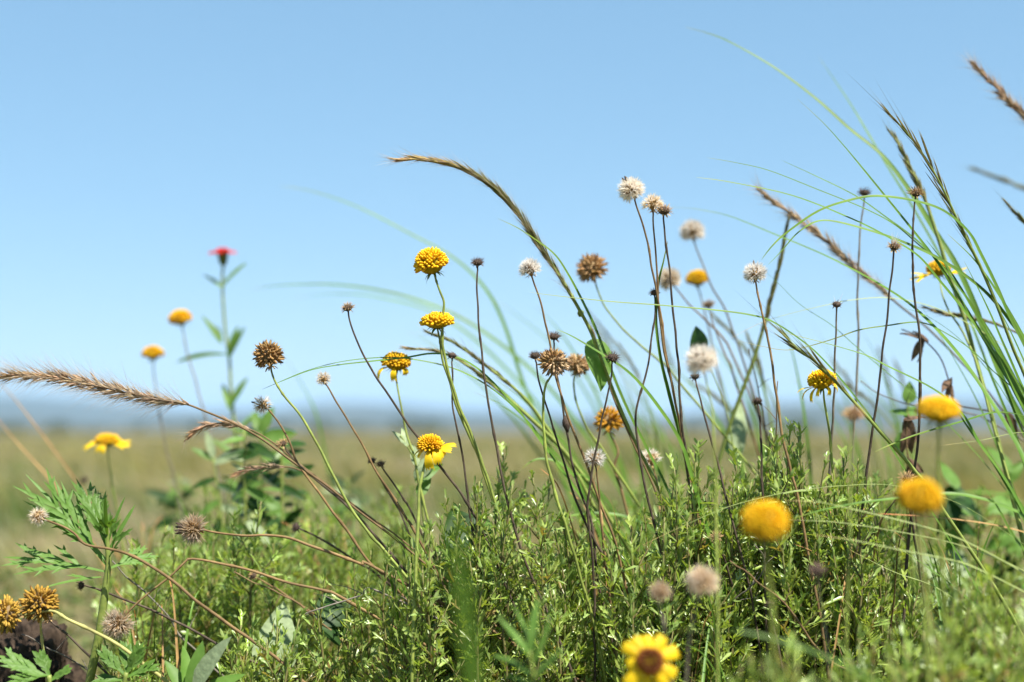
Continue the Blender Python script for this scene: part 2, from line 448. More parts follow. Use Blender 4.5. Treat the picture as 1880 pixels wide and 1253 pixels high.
def head_puff(parent, W, r, n=110, hairs=8, cream=0.0, seeds=0, ragged=0.0, thm=135, core_c=(.8, .75, .7), bracts='brown', gap=None, white=1.0, ptint=(1, 1, 1)):
    """white pappus puff of many stiff scales"""
    core = MB(); rc = W * 0.19; zc = W * 0.26
    core.ball(Vector((0, 0, zc)), rc * 1.05, rc * 1.05, rc, 10, 7, core_c)
    core.bud(Vector((0, 0, -0.02 * W)), Vector((0, 0, 1)), 0.16 * W, 0.10 * W, 7, core_c, prof=((0, .4), (.5, .9), (1, 1.5)))
    head = core.build('seed_head', M['achene'], parent)
    pp = MB(); ac = MB(); off = Vector((r.uniform(0, 50), r.uniform(0, 50), 0))
    for th, ph in fib(n, R(thm)):
        if r.random() < ragged + .05: continue
        d = Vector((math.sin(th) * math.cos(ph), math.sin(th) * math.sin(ph), math.cos(th)))
        lump = 1 + .32 * mnoise.noise(d * 1.5 + off)
        if mnoise.noise(d * 2.2 + off * 3) > .42: continue
        if gap is not None and d.dot(gap) > .55: continue
        ax = (d + Vector((r.uniform(-1, 1), r.uniform(-1, 1), r.uniform(-1, 1))) * (.10 + .3 * ragged)).normalized()
        p = Vector((0, 0, zc)) + d * rc * .8
        c = mixc((1, 1, 1), (.95, .8, .55), cream * r.random()); c = tuple(c[i] * white * ptint[i] for i in range(3))
        ac.bud(p, ax, W * .14, W * .022, 4, jcol((.9, .8, .7), .3, r), prof=((0, .5), (.6, 1), (1, .6)))
        q = p + ax * W * .10
        for k in range(hairs):
            dd = (ax + Vector((r.uniform(-1, 1), r.uniform(-1, 1), r.uniform(-1, 1))) * .5).normalized()
            pp.hair(q, dd, W * r.uniform(.19, .32) * lump, W * .019, jcol(c, .08, r), r)
    ac.build('achene', M['achene'], head, 'stuff')
    pp.build('pappus', M['pappus'], head, 'stuff')
    for k in range(seeds):
        sb = MB(); a = R(100 + 60 * k + r.uniform(-15, 15)); tl = r.uniform(.15, .5)
        d = Vector((math.sin(tl) * math.cos(a), math.sin(tl) * math.sin(a), math.cos(tl)))
        sb.bud(Vector((0, 0, zc)) + d * W * .32, d, W * .24, W * .04, 6, (1, 1, 1), prof=((0, .5), (.4, 1.1), (.8, .8), (1, .2)))
        sb.build('seed', M['drydark'], head)
    if bracts: add_bracts(head, W, 8, bracts, r, .05, .8)
    return head

def head_bare(parent, W, r, mt='drydark', tanned=0, spikes=60, up=1.0, tip=(1.6, 1.4, 1.2), nb=8, bk='dry', tuft=0):
    """spent dark receptacle with stubble on top and curled bracts below"""
    core = MB(); rc = W * 0.26
    core.ball(Vector((0, 0, rc * .62)), rc, rc, rc * .72, 12, 7, (1, 1, 1))
    core.bud(Vector((0, 0, -0.05 * W)), Vector((0, 0, 1)), 0.2 * W, 0.10 * W, 7, (1, 1, 1), prof=((0, .5), (.5, .9), (1, 2.0)))
    head = core.build('seed_head', M[mt], parent)
    st = MB()
    for th, ph in fib(spikes, R(100)):
        d = Vector((math.sin(th) * math.cos(ph), math.sin(th) * math.sin(ph), math.cos(th)))
        ax = (d + Vector((r.uniform(-1, 1), r.uniform(-1, 1), r.uniform(-1, 1))) * .3).normalized()
        c = jcol(mixc((1, 1, 1), tip, r.random()), .25, r)
        st.bud(Vector((d.x * rc, d.y * rc, d.z * rc * .72 + rc * .62)) * .9, ax, W * r.uniform(.14, .30) * up, W * .019, 4, c, tuple(x * 1.3 for x in c), prof=((0, 1), (.6, .7), (1, .15)))
    st.build('stubble', M['achene' if tanned else mt], head, 'stuff')
    if tuft:
        tf = MB()
        for k in range(tuft):
            d = Vector((r.uniform(-.5, .5), r.uniform(-.5, .5), 1)).normalized()
            tf.hair(Vector((r.uniform(-1, 1) * rc * .5, r.uniform(-1, 1) * rc * .5, rc)), d, W * r.uniform(.4, .75), W * .018, (1, 1, 1), r)
        tf.build('pappus', M['pappus'], head, 'stuff')
    add_bracts(head, W, nb, bk, r, .10, 1.05)
    return head

def stem_to_ground(pts, drift=0.25):
    """continue a path downwards until it meets the soil"""
    p = pts[-1]; d = (pts[-1] - pts[-2]).normalized()
    gz = ground_z(p.x, p.y)
    if p.z <= gz + .004: return pts
    h = p.z - gz
    hx = d.x / max(-d.z, .45); hy = d.y / max(-d.z, .6)
    mid = Vector((p.x + hx * h * .42, p.y + hy * h * .4, gz + h * .5))
    end = Vector((p.x + hx * h * .62, p.y + hy * h * .6, 0)); end.z = ground_z(end.x, end.y) - .004
    return pts + [mid, end]

def px_path(px, d0, d1):
    """pixel path, depth easing from d0 at the start to d1 at the end"""
    n = len(px); return [at(x, y, d0 + (d1 - d0) * (i / (n - 1))) for i, (x, y) in enumerate(px)]

def flower(name, label, cat, head, W_px, d, px, stem='stemdark', r_mm=0.75, axis=None, d1=None, tilt=0.0, group=None, seed=None, knot=None, **kw):
    r = random.Random(seed if seed is not None else int(px[0][0] * 31 + px[0][1]))
    pts = px_path(px, d, d1 if d1 else d + r.uniform(-.015, .015))
    pts = stem_to_ground(pts)
    sm = smooth(pts, 5)
    for i in range(2, len(sm) - 1):                      # faint waviness of a grown stem
        sm[i] = sm[i] + Vector((mnoise.noise(sm[i] * 60 + Vector((r.random() * 0, 1, label.__len__()))) * .0009, mnoise.noise(sm[i] * 45 + Vector((7, 1, 3))) * .0008, 0))
    base = sm[-1].copy()
    t = thing(name, label, cat, base, group)
    loc = [p - base for p in sm]
    mb = MB(); n = len(loc)
    rr = [r_mm * .86 / 1000 * (0.72 + .45 * min(1, i / (n * .6))) * (1 + .09 * mnoise.noise(Vector((i * .9, label.__len__(), 2)))) for i in range(n)]
    rr[0] *= 1.35
    o1 = r.uniform(0, 90)
    for i in range(4, n - 2):
        if r.random() < .07: rr[i] *= 1.35                # nodes
    cols = []
    for i in range(n):
        k = 1 + .45 * mnoise.noise(Vector((o1, i * .23, 0))); wv = .5 + .5 * mnoise.noise(Vector((o1, i * .15, 9)))
        cols.append(jcol(mixc((k, k, k), (1.2 * k, 1.15 * k, 1.0 * k), max(0, min(1, wv))), .08, r))
    mb.tube(loc, rr, 7, cols)
    so = mb.build('stem', M[stem], t)
    W = W_px / FPX * d
    hd = head(t, W, r, **kw)
    hd.location = loc[0]
    if axis is None: ax = (sm[0] - sm[3]).normalized()
    else:
        x, y, z = axis                                    # right, up, towards the viewer
        ax = (Vector((1, 0, 0)) * x + Vector((0, 0, 1)) * y - Vector((0, 1, 0)) * z).normalized()
    X = Vector((1, 0, 0)) - ax * ax.x
    X = X.normalized() if X.length > .05 else Vector((0, 1, 0))
    Y = ax.cross(X)                                       # azimuth 0 right, 90 away, 270 towards the viewer
    hd.rotation_euler = Matrix((X, Y, ax)).transposed().to_euler()
    if knot:
        kb = MB(); kp = min(loc, key=lambda p: abs((p + base - knot).length)); kd = Vector((.15, 0, -1)).normalized()
        kb.bud(kp + Vector((0, 0, .005)), kd, .011, .0026, 8, (1, 1, 1), prof=((0, .25), (.3, .9), (.55, 1), (.8, .55), (1, .25)))
        kb.build('bud_scar', M['drydark'], t)
    return t
# ------------------------------------------------------------------ the flowers and seed heads, one by one
F = flower
YD, BH, WP, SH = 'yellow_daisy', 'brown_seed_globe', 'white_seed_puff', 'spent_flower_head'
# --- yellow heads
F(YD, 'tallest yellow domed flower head on a green stem, petals fallen', 'flower', head_ball, 66, .87,
  [(797, 502), (802, 520), (808, 538), (814, 556), (812, 585), (812, 620), (816, 650), (824, 690), (839, 735), (860, 784), (885, 852), (905, 910)],
  'stemgreen', .95, axis=(-.30, 1, .22), flat=.86, orange=.22, thm=108, n=190)
F(YD, 'flattened yellow flower head with short withered rays just below the tallest yellow one', 'flower', head_daisy, 64, .875,
  [(803, 603), (806, 620), (810, 645), (819, 680), (838, 742), (862, 800), (888, 870)],
  'stemgreen', .9, axis=(-.03, 1, .10), d1=.88, flat=.5, orange=.3, wd=.05,
  rays=[(0, .22, -.6, -1.2), (20, .2, -.7, -1.), (180, .2, -.5, -1.), (200, .18, -.6, -1.3), (225, .16, -.3, -.8), (250, .15, .2, -.8), (285, .16, .3, -.9), (315, .17, -.2, -1.2), (340, .2, -.5, -1.2), (160, .2, -.4, -1)])
F(YD, 'yellow flower head with two drooping petals left on its near side', 'flower', head_daisy, 56, .93,
  [(727, 680), (728, 702), (734, 740), (745, 790), (758, 835), (768, 880), (780, 930)],
  'stemgreen', .85, axis=(.05, 1, .15), flat=.7, orange=.45, wd=.13,
  rays=[(205, .52, .9, .6), (188, .42, .7, .5), (262, .42, 1.7, .5), (320, .24, 1.6, .8), (345, .2, 1.2, .6)])
F(YD, 'ragged orange daisy with a few crooked petals, low in the middle', 'flower', head_daisy, 44, .86,
  [(790, 828), (784, 842), (777, 864), (771, 900), (768, 945), (766, 990)],
  'stemgreen', 1.05, axis=(-.10, 1, .35), flat=.75, orange=.5, wd=.19, bumps=1.5,
  rays=[(12, .80, -.95, .9), (350, .62, -.1, .3), (300, .6, 1.3, .4), (262, .75, 1.6, .3), (180, .45, .5, .4), (205, .4, .9, .3), (330, .45, 1.0, .3), (60, .55, -.7, .4), (120, .4, -.6, .3)])
F(YD, 'tilted yellow flower head with shrivelled petals behind the fine dark grass spike', 'flower', head_daisy, 56, .87,
  [(1511, 713), (1513, 735), (1520, 772), (1526, 815), (1530, 870), (1533, 930)],
  'stemgreen', .9, axis=(-.22, 1, .25), flat=.72, orange=.15, wd=.07,
  rays=[(168, .55, -.5, .8), (185, .55, .1, .9), (215, .5, 1.0, .6), (240, .3, 1.3, .3), (290, .3, 1.2, .8), (330, .33, 1.4, .7), (355, .3, 1.2, .6)])
F(YD, 'yellow daisy seen from the side behind the green blades at upper right', 'flower', head_daisy, 46, .98,
  [(1724, 507), (1729, 535), (1743, 572), (1764, 605), (1786, 648), (1802, 700)],
  'stemgreen', .8, axis=(-.06, 1, .1), d1=.94, flat=.75, orange=.3, wd=.13,
  rays=[(178, .85, .35, -.1), (200, .85, .45, .1), (155, .75, -.45, .2), (5, .85, -.45, .1), (345, .7, -.15, .2), (100, .6, -.6, .2), (60, .7, -.65, .2), (25, .8, -.5, .1)])
F(YD, 'open yellow daisy at far left, above the pale field', 'flower', head_daisy, 46, 1.13,
  [(197, 817), (199, 845), (204, 880), (212, 925), (222, 980)],
  'stemgreen', .9, axis=(.02, 1, .12), flat=.5, orange=.35, wd=.2,
  rays=[(180, .66, .25, .25), (205, .62, .35, .3), (150, .55, -.1, .2), (262, .42, 1.1, .4), (0, .62, .12, .1), (335, .6, .2, .15), (25, .6, -.25, .1), (60, .5, -.2, .1), (115, .5, -.2, .1)])
F(YD, 'blurred yellow daisy with a dark red centre facing the viewer', 'flower', head_daisy, 54, .66,
  [(1192, 1216), (1196, 1225), (1215, 1260), (1240, 1330)],
  'stemgreen', .9, axis=(0, .30, 1), d1=.69, flat=.5, orange=.6, wd=.23, n=130, heart=1,
  rays=[(95, .62, .1, .1), (58, .74, .2, .1), (22, .78, .2, .1), (338, .72, .3, .1), (300, .78, .4, .1), (262, .74, .4, .1), (222, .80, .3, .1), (150, .76, .2, .1), (122, .70, .2, .1), (185, .5, .5, .1)])
F(YD, 'large blurred orange yellow flower ball in the right foreground over the herb', 'flower', head_ball, 96, .585,
  [(1405, 986), (1408, 1020), (1413, 1080), (1419, 1160), (1424, 1250)], 'stemgreen', .9, axis=(-.05, 1, .25), flat=.9, orange=.22, thm=125, n=300, bumps=.72)
F(YD, 'blurred yellow flower ball farthest right in the foreground, above the pale blades', 'flower', head_ball, 92, .60,
  [(1687, 940), (1689, 975), (1694, 1040), (1700, 1120)], 'stemgreen', .85, axis=(.0, 1, .2), flat=.85, orange=.4, thm=118, n=280, bumps=.72)
F(YD, 'blurred flat-domed yellow flower head in front of the dead brown stalk', 'flower', head_ball, 88, .665,
  [(1722, 775), (1723, 810), (1724, 870), (1727, 940), (1730, 1030)], 'stemgreen', .85, axis=(.05, 1, .1), flat=.66, orange=.3, thm=105, n=260, bumps=.75)
F(YD, 'lower of two small blurred orange heads at left', 'flower', head_ball, 41, 1.25,
  [(281, 659), (283, 690), (290, 740), (302, 810), (320, 880), (336, 960)], 'stemgrey', .85, axis=(-.02, 1, .1), flat=.66, orange=.75, thm=105)
F(YD, 'higher of two small blurred orange heads at left, by the red flower', 'flower', head_ball, 43, 1.22,
  [(333, 596), (339, 628), (349, 668), (362, 712), (374, 755), (392, 830)], 'stemgrey', .85, axis=(-.18, 1, .15), flat=.75, orange=.75, thm=112)
F(YD, 'small blurred yellow head beyond the three tall seed stalks', 'flower', head_ball, 43, 1.13,
  [(1281, 524), (1288, 548), (1298, 590), (1310, 650), (1330, 740)], 'stemgrey', .85, axis=(-.1, 1, .15), flat=.78, orange=.35, thm=110)
F(YD, 'blurred orange yellow globe behind the dark stems in the middle', 'flower', head_globe, 60, .99,
  [(1119, 793), (1130, 814), (1135, 832), (1128, 858), (1135, 885), (1148, 930)], 'stembrown', .95, axis=(-.1, 1, .15), n=130, dark=.05, thm=130, tint=(1.45, 1.25, .3))
# --- ripe brown globes
F(BH, 'sharp brown seed globe on a bending green stem at centre left', 'seed head', head_globe, 62, .87,
  [(497, 673), (501, 690), (508, 706), (522, 728), (546, 755), (566, 786), (586, 822), (612, 875), (642, 930), (682, 986), (722, 1030)],
  'stemgreen', .9, axis=(-.22, 1, .25), n=170, dark=.45)
F(BH, 'spiky tan globe with a pale right side, above the knotted dark stem', 'seed head', head_globe, 60, .86,
  [(1014, 686), (1008, 696), (1002, 708), (998, 740), (998, 790), (1003, 840), (1015, 890), (1030, 940), (1046, 990)],
  'stemgreen', .95, axis=(.12, 1, .3), n=190, dark=.3, pale=.4, spike=1.2, side=Vector((.75, -.5, -.3)))
F(BH, 'slightly blurred brown and white globe right of the arching grass spike', 'seed head', head_globe, 62, 1.0,
  [(1091, 514), (1101, 538), (1115, 570), (1140, 600), (1175, 632), (1212, 664), (1250, 705)],
  'stemgreen', .85, axis=(-.25, 1, .2), n=150, dark=.2, pale=.7, spike=1.3, tint=(1.0, .92, .8))
F(BH, 'blurred pale seed head in front of the heart-shaped leaf', 'seed head', head_globe, 50, .97,
  [(1056, 687), (1053, 702), (1060, 740), (1075, 780), (1094, 812), (1118, 845)],
  'stemgreen', .85, axis=(.25, 1, .3), n=120, dark=.15, pale=.9)
F(BH, 'round golden seed globe standing upright beside the dark clod', 'seed head', head_globe, 76, .85,
  [(75, 1131), (76, 1160), (80, 1200), (88, 1250)],
  'stemyel', 1.0, axis=(.02, 1, .45), n=190, dark=.12, spike=.7, tint=(1.05, 1.02, .42))
F(BH, 'golden seed globe lying sideways at the left edge', 'seed head', head_globe, 70, .84,
  [(36, 1131), (60, 1126), (97, 1122), (125, 1138), (172, 1160), (222, 1188), (270, 1224), (310, 1256)],
  'stemyel', 1.1, axis=(-.85, .15, .5), n=170, dark=.12, spike=.8, tint=(1.0, 1.05, .45))
# --- white puffs
F(WP, 'white puff topped by three dark flecks, tallest of the seed stalks', 'seed head', head_puff, 52, .87,
  [(1164, 362), (1169, 378), (1176, 400), (1188, 440), (1196, 490), (1205, 532), (1214, 585), (1221, 640), (1235, 710), (1249, 780), (1259, 845), (1272, 900)],
  'stembrown', .8, axis=(-.38, 1, .12), n=150, hairs=9, seeds=3, cream=.5)
F(WP, 'cream coloured puff, middle one of the three tall seed stalks', 'seed head', head_puff, 46, .875,
  [(1199, 388), (1201, 420), (1204, 470), (1207, 530), (1213, 590), (1224, 660), (1241, 740), (1253, 812), (1263, 872), (1276, 930)],
  'stembrown', .8, axis=(-.08, 1, .2), n=90, hairs=8, cream=1.0, ragged=.3, thm=115)
F(WP, 'white puff on a curving brown stem left of the brown and white globe', 'seed head', head_puff, 46, .87,
  [(976, 507), (980, 520), (987, 540), (997, 570), (1004, 604), (1013, 650), (1021, 690), (1031, 730), (1051, 790), (1076, 850), (1101, 920), (1126, 985), (1136, 1025)],
  'stembrown', .8, axis=(-.25, 1, .1), n=110, hairs=9, thm=112)
F(WP, 'white puff alone on a straight brown stem right of centre', 'seed head', head_puff, 48, .87,
  [(1387, 516), (1391, 534), (1396, 556), (1403, 590), (1411, 635), (1422, 700), (1431, 760), (1441, 820), (1455, 875), (1466, 925)],
  'stembrown', .85, axis=(-.08, 1, .15), n=110, hairs=9, thm=125, seeds=1)
F(WP, 'blurred white puff higher right of the three tall seed stalks', 'seed head', head_puff, 50, 1.08,
  [(1273, 439), (1280, 460), (1292, 490), (1306, 525), (1328, 562), (1345, 605), (1366, 665)],
  'stemgrey', .85, axis=(-.15, 1, .15), n=110, hairs=9, thm=128, cream=.5)
F(WP, 'large blurred white puff in front of the round dark leaf', 'seed head', head_puff, 66, .735,
  [(1292, 680), (1298, 704), (1308, 760), (1313, 850), (1315, 960)],
  'stemgreen', .6, axis=(-.25, 1, .2), n=130, hairs=10, thm=128, cream=.3)
F(WP, 'blurred brownish puff partly hidden by the tall seed stalks', 'seed head', head_puff, 50, 1.05,
  [(1236, 524), (1250, 540), (1272, 566), (1300, 592), (1330, 625), (1352, 670)],
  'stembrown', .8, axis=(-.55, .8, .2), n=110, hairs=7, cream=1.0, core_c=(.5, .45, .4))
F(WP, 'small white tuft low in the middle against the dark stems', 'seed head', head_puff, 44, .88,
  [(1093, 853), (1097, 876), (1100, 905), (1103, 950), (1110, 1010)],
  'stembrown', .75, axis=(-.1, 1, .2), n=70, hairs=8, ragged=.25)
F(WP, 'white puff with a tan heart right of the small white tuft', 'seed head', head_puff, 46, .94,
  [(1197, 855), (1204, 878), (1215, 920), (1230, 970), (1245, 1020)],
  'stembrown', .75, axis=(-.3, 1, .2), n=80, hairs=8, cream=.7, gap=Vector((.5, -.7, -.2)))
F(WP, 'small cream bristly head under the looping green blades, left of centre', 'seed head', head_puff, 32, .87,
  [(597, 704), (606, 718), (618, 738), (642, 776), (667, 822), (692, 868), (720, 910), (746, 952), (766, 985)],
  'stembrown', .75, axis=(-.35, 1, .2), n=70, hairs=6, cream=.8, ragged=.15)
F(WP, 'lopsided white head opening to the left under the sharp brown globe', 'seed head', head_puff, 40, .89,
  [(491, 750), (500, 760), (516, 782), (534, 818), (546, 850), (572, 888), (606, 932), (642, 982), (678, 1032), (722, 1075)],
  'stembrown', .85, axis=(-.75, .55, .2), n=70, hairs=6, ragged=.3, seeds=2, cream=.6)
F(WP, 'grey brown puff lying sideways on a horizontal brown stem', 'seed head', head_puff, 62, .875,
  [(372, 973), (390, 977), (420, 981), (455, 984), (490, 983), (530, 988), (572, 1003), (622, 1020), (662, 1036), (702, 1050)],
  'stembrown', .95, axis=(-1, .12, .25), n=120, hairs=5, cream=.8, core_c=(.45, .4, .36), seeds=5, white=.62, ptint=(1, .86, .72))
F(WP, 'small cream star-like head at the left edge beside the lobed leaves', 'seed head', head_puff, 38, .86,
  [(80, 953), (96, 959), (116, 967), (136, 980), (156, 1000), (200, 1008), (232, 1016), (272, 1036), (322, 1070), (362, 1105), (420, 1146), (470, 1182), (512, 1212), (560, 1256)],
  'stembrown', 1.0, axis=(-.8, .5, .3), n=90, hairs=5, cream=1.0, thm=150)
F(WP, 'grey bristly head drooping at the end of a bent stem, bottom left', 'seed head', head_puff, 64, .86,
  [(228, 1133), (245, 1115), (270, 1092), (310, 1060), (340, 1033), (349, 1027), (375, 1029), (410, 1036), (455, 1046), (522, 1068), (600, 1086), (640, 1105)],
  'stembrown', .85, axis=(-.45, -.6, .5), n=130, hairs=6, cream=.8, core_c=(.4, .35, .3), white=.68, ptint=(1, .9, .78))
F(WP, 'blurred greyish white puff low in the right foreground', 'seed head', head_puff, 66, .665,
  [(1288, 1084), (1284, 1100), (1275, 1135), (1265, 1190), (1258, 1255)],
  'stemgrey', .7, axis=(.1, 1, .3), n=120, hairs=7, cream=.8, core_c=(.5, .45, .4), white=.9, ptint=(1, .93, .85))
F(WP, 'smaller blurred tan puff left of the greyish white one in the foreground', 'seed head', head_puff, 46, .68,
  [(1212, 1098), (1214, 1115), (1220, 1150), (1228, 1210)],
  'stemgrey', .7, axis=(-.05, 1, .3), n=100, hairs=6, cream=1.0, core_c=(.6, .5, .4), white=.75, ptint=(1, .88, .76))
# --- spent dark heads
def SP(label, W_px, d, px, stem='stemdark', r_mm=.72, mt='drydark', tan=0, axis=None, knot=None, **kw):
    if tan: kw.setdefault('tip', (1.15, 1.05, 1.1)); kw.setdefault('bk', 'brown'); kw['tanned'] = 1
    return F(SH, label, 'seed head', head_bare, W_px, d, px, stem, r_mm, axis, mt=mt, knot=knot, **kw)
SP('brown spent head on a long dark stem slanting down to the right', 34, .87,
   [(639, 571), (643, 590), (655, 628), (669, 658), (690, 690), (720, 735), (750, 780), (780, 820), (812, 862), (842, 902), (872, 948), (892, 990)], axis=(-.15, 1, .2), tan=1, r_mm=.8)
SP('dark spent head on a tall straight stem right of the tallest yellow flower', 34, .87,
   [(877, 488), (876, 510), (877, 545), (880, 600), (886, 660), (896, 740), (909, 812), (926, 900), (951, 990), (986, 1082), (1010, 1135)], axis=(-.03, 1, .2), r_mm=.8)
SP('black shrunken head on a wiry stem under the two stacked yellow flowers', 30, .88,
   [(830, 658), (831, 680), (830, 728), (838, 780), (848, 830), (858, 900), (866, 960), (880, 1030), (902, 1105), (926, 1182), (952, 1256)], spikes=14, up=.5, tip=(.7, .7, .7), r_mm=.75, nb=7)
SP('dark spent head directly above the spiky tan globe, its stem knotted lower down', 34, .895,
   [(1017, 624), (1017, 645), (1022, 690), (1032, 740), (1040, 788), (1050, 850), (1066, 905), (1086, 960), (1092, 1012), (1102, 1082), (1122, 1165), (1142, 1256)],
   axis=(.05, 1, .2), knot=at(1041, 776, .895), r_mm=.85)
SP('small grey brown head touching the left side of the spiky tan globe', 34, .88,
   [(983, 659), (986, 680), (991, 705), (1006, 752), (1021, 800), (1036, 852), (1052, 902), (1072, 950), (1092, 992), (1130, 1062), (1160, 1125)], axis=(-.15, 1, .2), tip=(2.0, 1.7, 1.6), up=.8, r_mm=.8)
SP('dark frayed head on a stem leaning left, right of the spiky tan globe', 38, .86,
   [(1124, 663), (1123, 685), (1113, 738), (1101, 790), (1092, 842), (1083, 892), (1078, 942), (1085, 1002), (1089, 1062), (1090, 1110)], axis=(.12, 1, .2), spikes=45, r_mm=.8)
SP('reddish brown flat head, right one of the three tall seed stalks', 42, .87,
   [(1218, 394), (1219, 415), (1223, 450), (1229, 500), (1234, 550), (1240, 610), (1246, 680), (1251, 760), (1259, 832), (1268, 900), (1276, 970), (1281, 1035)], tan=1, axis=(.08, 1, .1), up=.9, r_mm=.85)
SP('small dark head crossing the three tall stalks, on a wavy stem', 28, .88,
   [(1202, 542), (1202, 560), (1201, 592), (1195, 640), (1185, 690), (1171, 738), (1167, 775), (1175, 840), (1186, 900), (1200, 960), (1215, 1022), (1222, 1075)], r_mm=.78, spikes=40)
SP('small dark spent head under the large blurred white puff', 26, .88,
   [(1277, 696), (1280, 712), (1286, 735), (1296, 772), (1307, 812), (1321, 862)], r_mm=.7)
SP('short dark bristly head just above the herb tips right of centre', 26, .88,
   [(1391, 741), (1393, 755), (1396, 780), (1398, 815), (1398, 865), (1400, 920)], tip=(2.0, 1.7, 1.5), r_mm=.75)
SP('grey head with a white speck on a straight stem near the tilted yellow flower', 30, .87,
   [(1536, 564), (1536, 590), (1535, 625), (1533, 685), (1530, 742), (1527, 800), (1523, 862), (1520, 925)], 'stemgrey', .8, spikes=22, up=.8, tuft=4)
SP('soft dark head high on a thin stem, left of the two upper right ones', 32, .97,
   [(1587, 360), (1585, 385), (1580, 425), (1577, 480), (1574, 550), (1576, 622), (1573, 700), (1569, 765), (1566, 830)], 'stemgrey', .8, tip=(2.0, 1.6, 1.2))
SP('brown head with a white tuft on a dark slanting stem', 36, .87,
   [(1641, 459), (1639, 480), (1633, 535), (1626, 600), (1618, 672), (1610, 732), (1602, 792), (1592, 862), (1584, 930), (1570, 1010), (1554, 1050)], tan=1, tuft=26, axis=(.1, 1, .2), r_mm=.85)
SP('tan bristly head at the top of the rightmost long stem, crossed by a blade', 34, .88,
   [(1681, 361), (1679, 380), (1676, 410), (1675, 460), (1677, 512), (1682, 562), (1688, 622), (1690, 692), (1688, 762), (1683, 832), (1678, 885)], tan=1, up=1.5, spikes=80, axis=(.05, 1, .2), r_mm=.8)
SP('little dark ball on a stem crossing the lobed-leaf plant', 28, .87,
   [(154, 1075), (166, 1078), (186, 1084), (242, 1106), (302, 1131), (362, 1161), (422, 1196), (482, 1222), (540, 1245)], axis=(-1, .1, .3), tip=(2.0, 1.8, 1.6), r_mm=.85)
SP('small purplish dark head pointing left among the brown stems', 28, .93,
   [(548, 970), (560, 976), (582, 986), (622, 1010), (662, 1036), (700, 1062)], axis=(-.9, .3, .3), tip=(1.4, 1.2, 1.4), r_mm=.8)
SP('tan fluffy bud paired beside a dark one, below the ragged orange daisy stem', 24, .91,
   [(700, 856), (706, 866), (722, 888), (742, 918), (762, 955)], axis=(-.2, 1, .3), tan=1, up=1.2, r_mm=.7)
SP('dark little bud left of the tan fluffy one', 22, .92,
   [(684, 850), (692, 868), (706, 895), (728, 930), (745, 965)], axis=(-.3, 1, .3), r_mm=.6)
SP('small peach coloured bud on a dark stem below the lopsided white head', 28, .92,
   [(521, 819), (530, 832), (546, 850), (566, 868), (594, 892), (640, 932), (690, 985)], axis=(-.45, 1, .2), tan=1, up=1.3, r_mm=.85)
SP('soft brown head half hidden beyond the tall stalks, upper right of centre', 30, 1.06,
   [(1302, 565), (1308, 592), (1320, 625), (1336, 660), (1350, 700)], 'stembrown', .8, tan=1, up=1.2)
SP('tan little head among herb leaves left of the big blurred yellow ball', 30, .85,
   [(1315, 991), (1320, 1004), (1328, 1022), (1338, 1055)], tan=1, up=1.2, axis=(-.15, 1, .4), r_mm=.7)
SP('tan spiky head just above the blurred flower ball farthest right', 34, .86,
   [(1666, 884), (1668, 905), (1672, 940), (1680, 990)], tan=1, up=1.4, axis=(-.3, 1, .3), r_mm=.75)
SP('blurred mauve brown head low at right in front of the herb', 38, .70,
   [(1500, 1054), (1502, 1075), (1508, 1110), (1516, 1170)], 'stemgrey', .65, tip=(3.2, 2.8, 3.0), up=1.2, spikes=90, axis=(0, 1, .3))
SP('blurred peach head right of the tilted yellow flower', 44, .70,
   [(1566, 770), (1565, 795), (1563, 830), (1562, 880), (1560, 940)], 'stemgreen', .5, tan=1, up=1.3, spikes=110, axis=(0, 1, .25))
SP('faint dark ball far behind the lobed leaves at left', 24, 1.3,
   [(156, 886), (166, 898), (186, 922), (212, 960)], 'stemgrey', .8, axis=(-.4, 1, .2))
SP('brown clump of bristles tucked under the golden upright globe', 26, .88,
   [(92, 1140), (104, 1150), (126, 1168), (160, 1200), (190, 1230)], axis=(-.6, .8, .3), tan=1, r_mm=.8)
SP('faded tan bud low on the horizontal brown stem at left', 26, .93,
   [(468, 1060), (480, 1066), (500, 1078), (530, 1096)], 'stembrown', .7, tan=1, axis=(-.5, .6, .4))
SP('dark brown head sunk in the herb below the big yellow ball', 24, .83,
   [(1413, 1114), (1416, 1128), (1422, 1155)], tip=(1.8, 1.5, 1.3), axis=(-.2, 1, .5), r_mm=.7)

# --- the red flower on its leafy stalk
def lance_leaf(L, wd, bend, r, fold=.35, mt='leaf', n=9, base_w=.12):
    mb = MB(); pts = []; ws = []
    for i in range(n):
        t = i / (n - 1)
        pts.append(Vector((L * t * math.cos(bend * t * .6), 0, L * t * math.sin(-bend * t * .6))))
        ws.append(wd * (math.sin(math.pi * min(1, t * .92 + .06)) ** .8 * (1 - .25 * t) + base_w * (1 - t)) * (1 if i < n - 1 else .05))
    mb.ribbon(pts, ws, Vector((0, 0, 1)), fold, twist=r.uniform(-.5, .5))
    return mb.mesh('leaf', M[mt])

def place_leaf(parent, mesh, loc, direction, up=Vector((0, 0, 1)), roll=0.0, sc=1.0, name='leaf'):
    o = inst(name, mesh, parent)
    X = direction.normalized(); Z = up - X * up.dot(X)
    Z = Z.normalized() if Z.length > .05 else X.orthogonal().normalized()
    Y = Z.cross(X)
    m = Matrix((X, Y, Z)).transposed()
    o.rotation_euler = (Quaternion(X, roll).to_matrix() @ m).to_euler(); o.location = loc; o.scale = (sc, sc, sc)
    return o

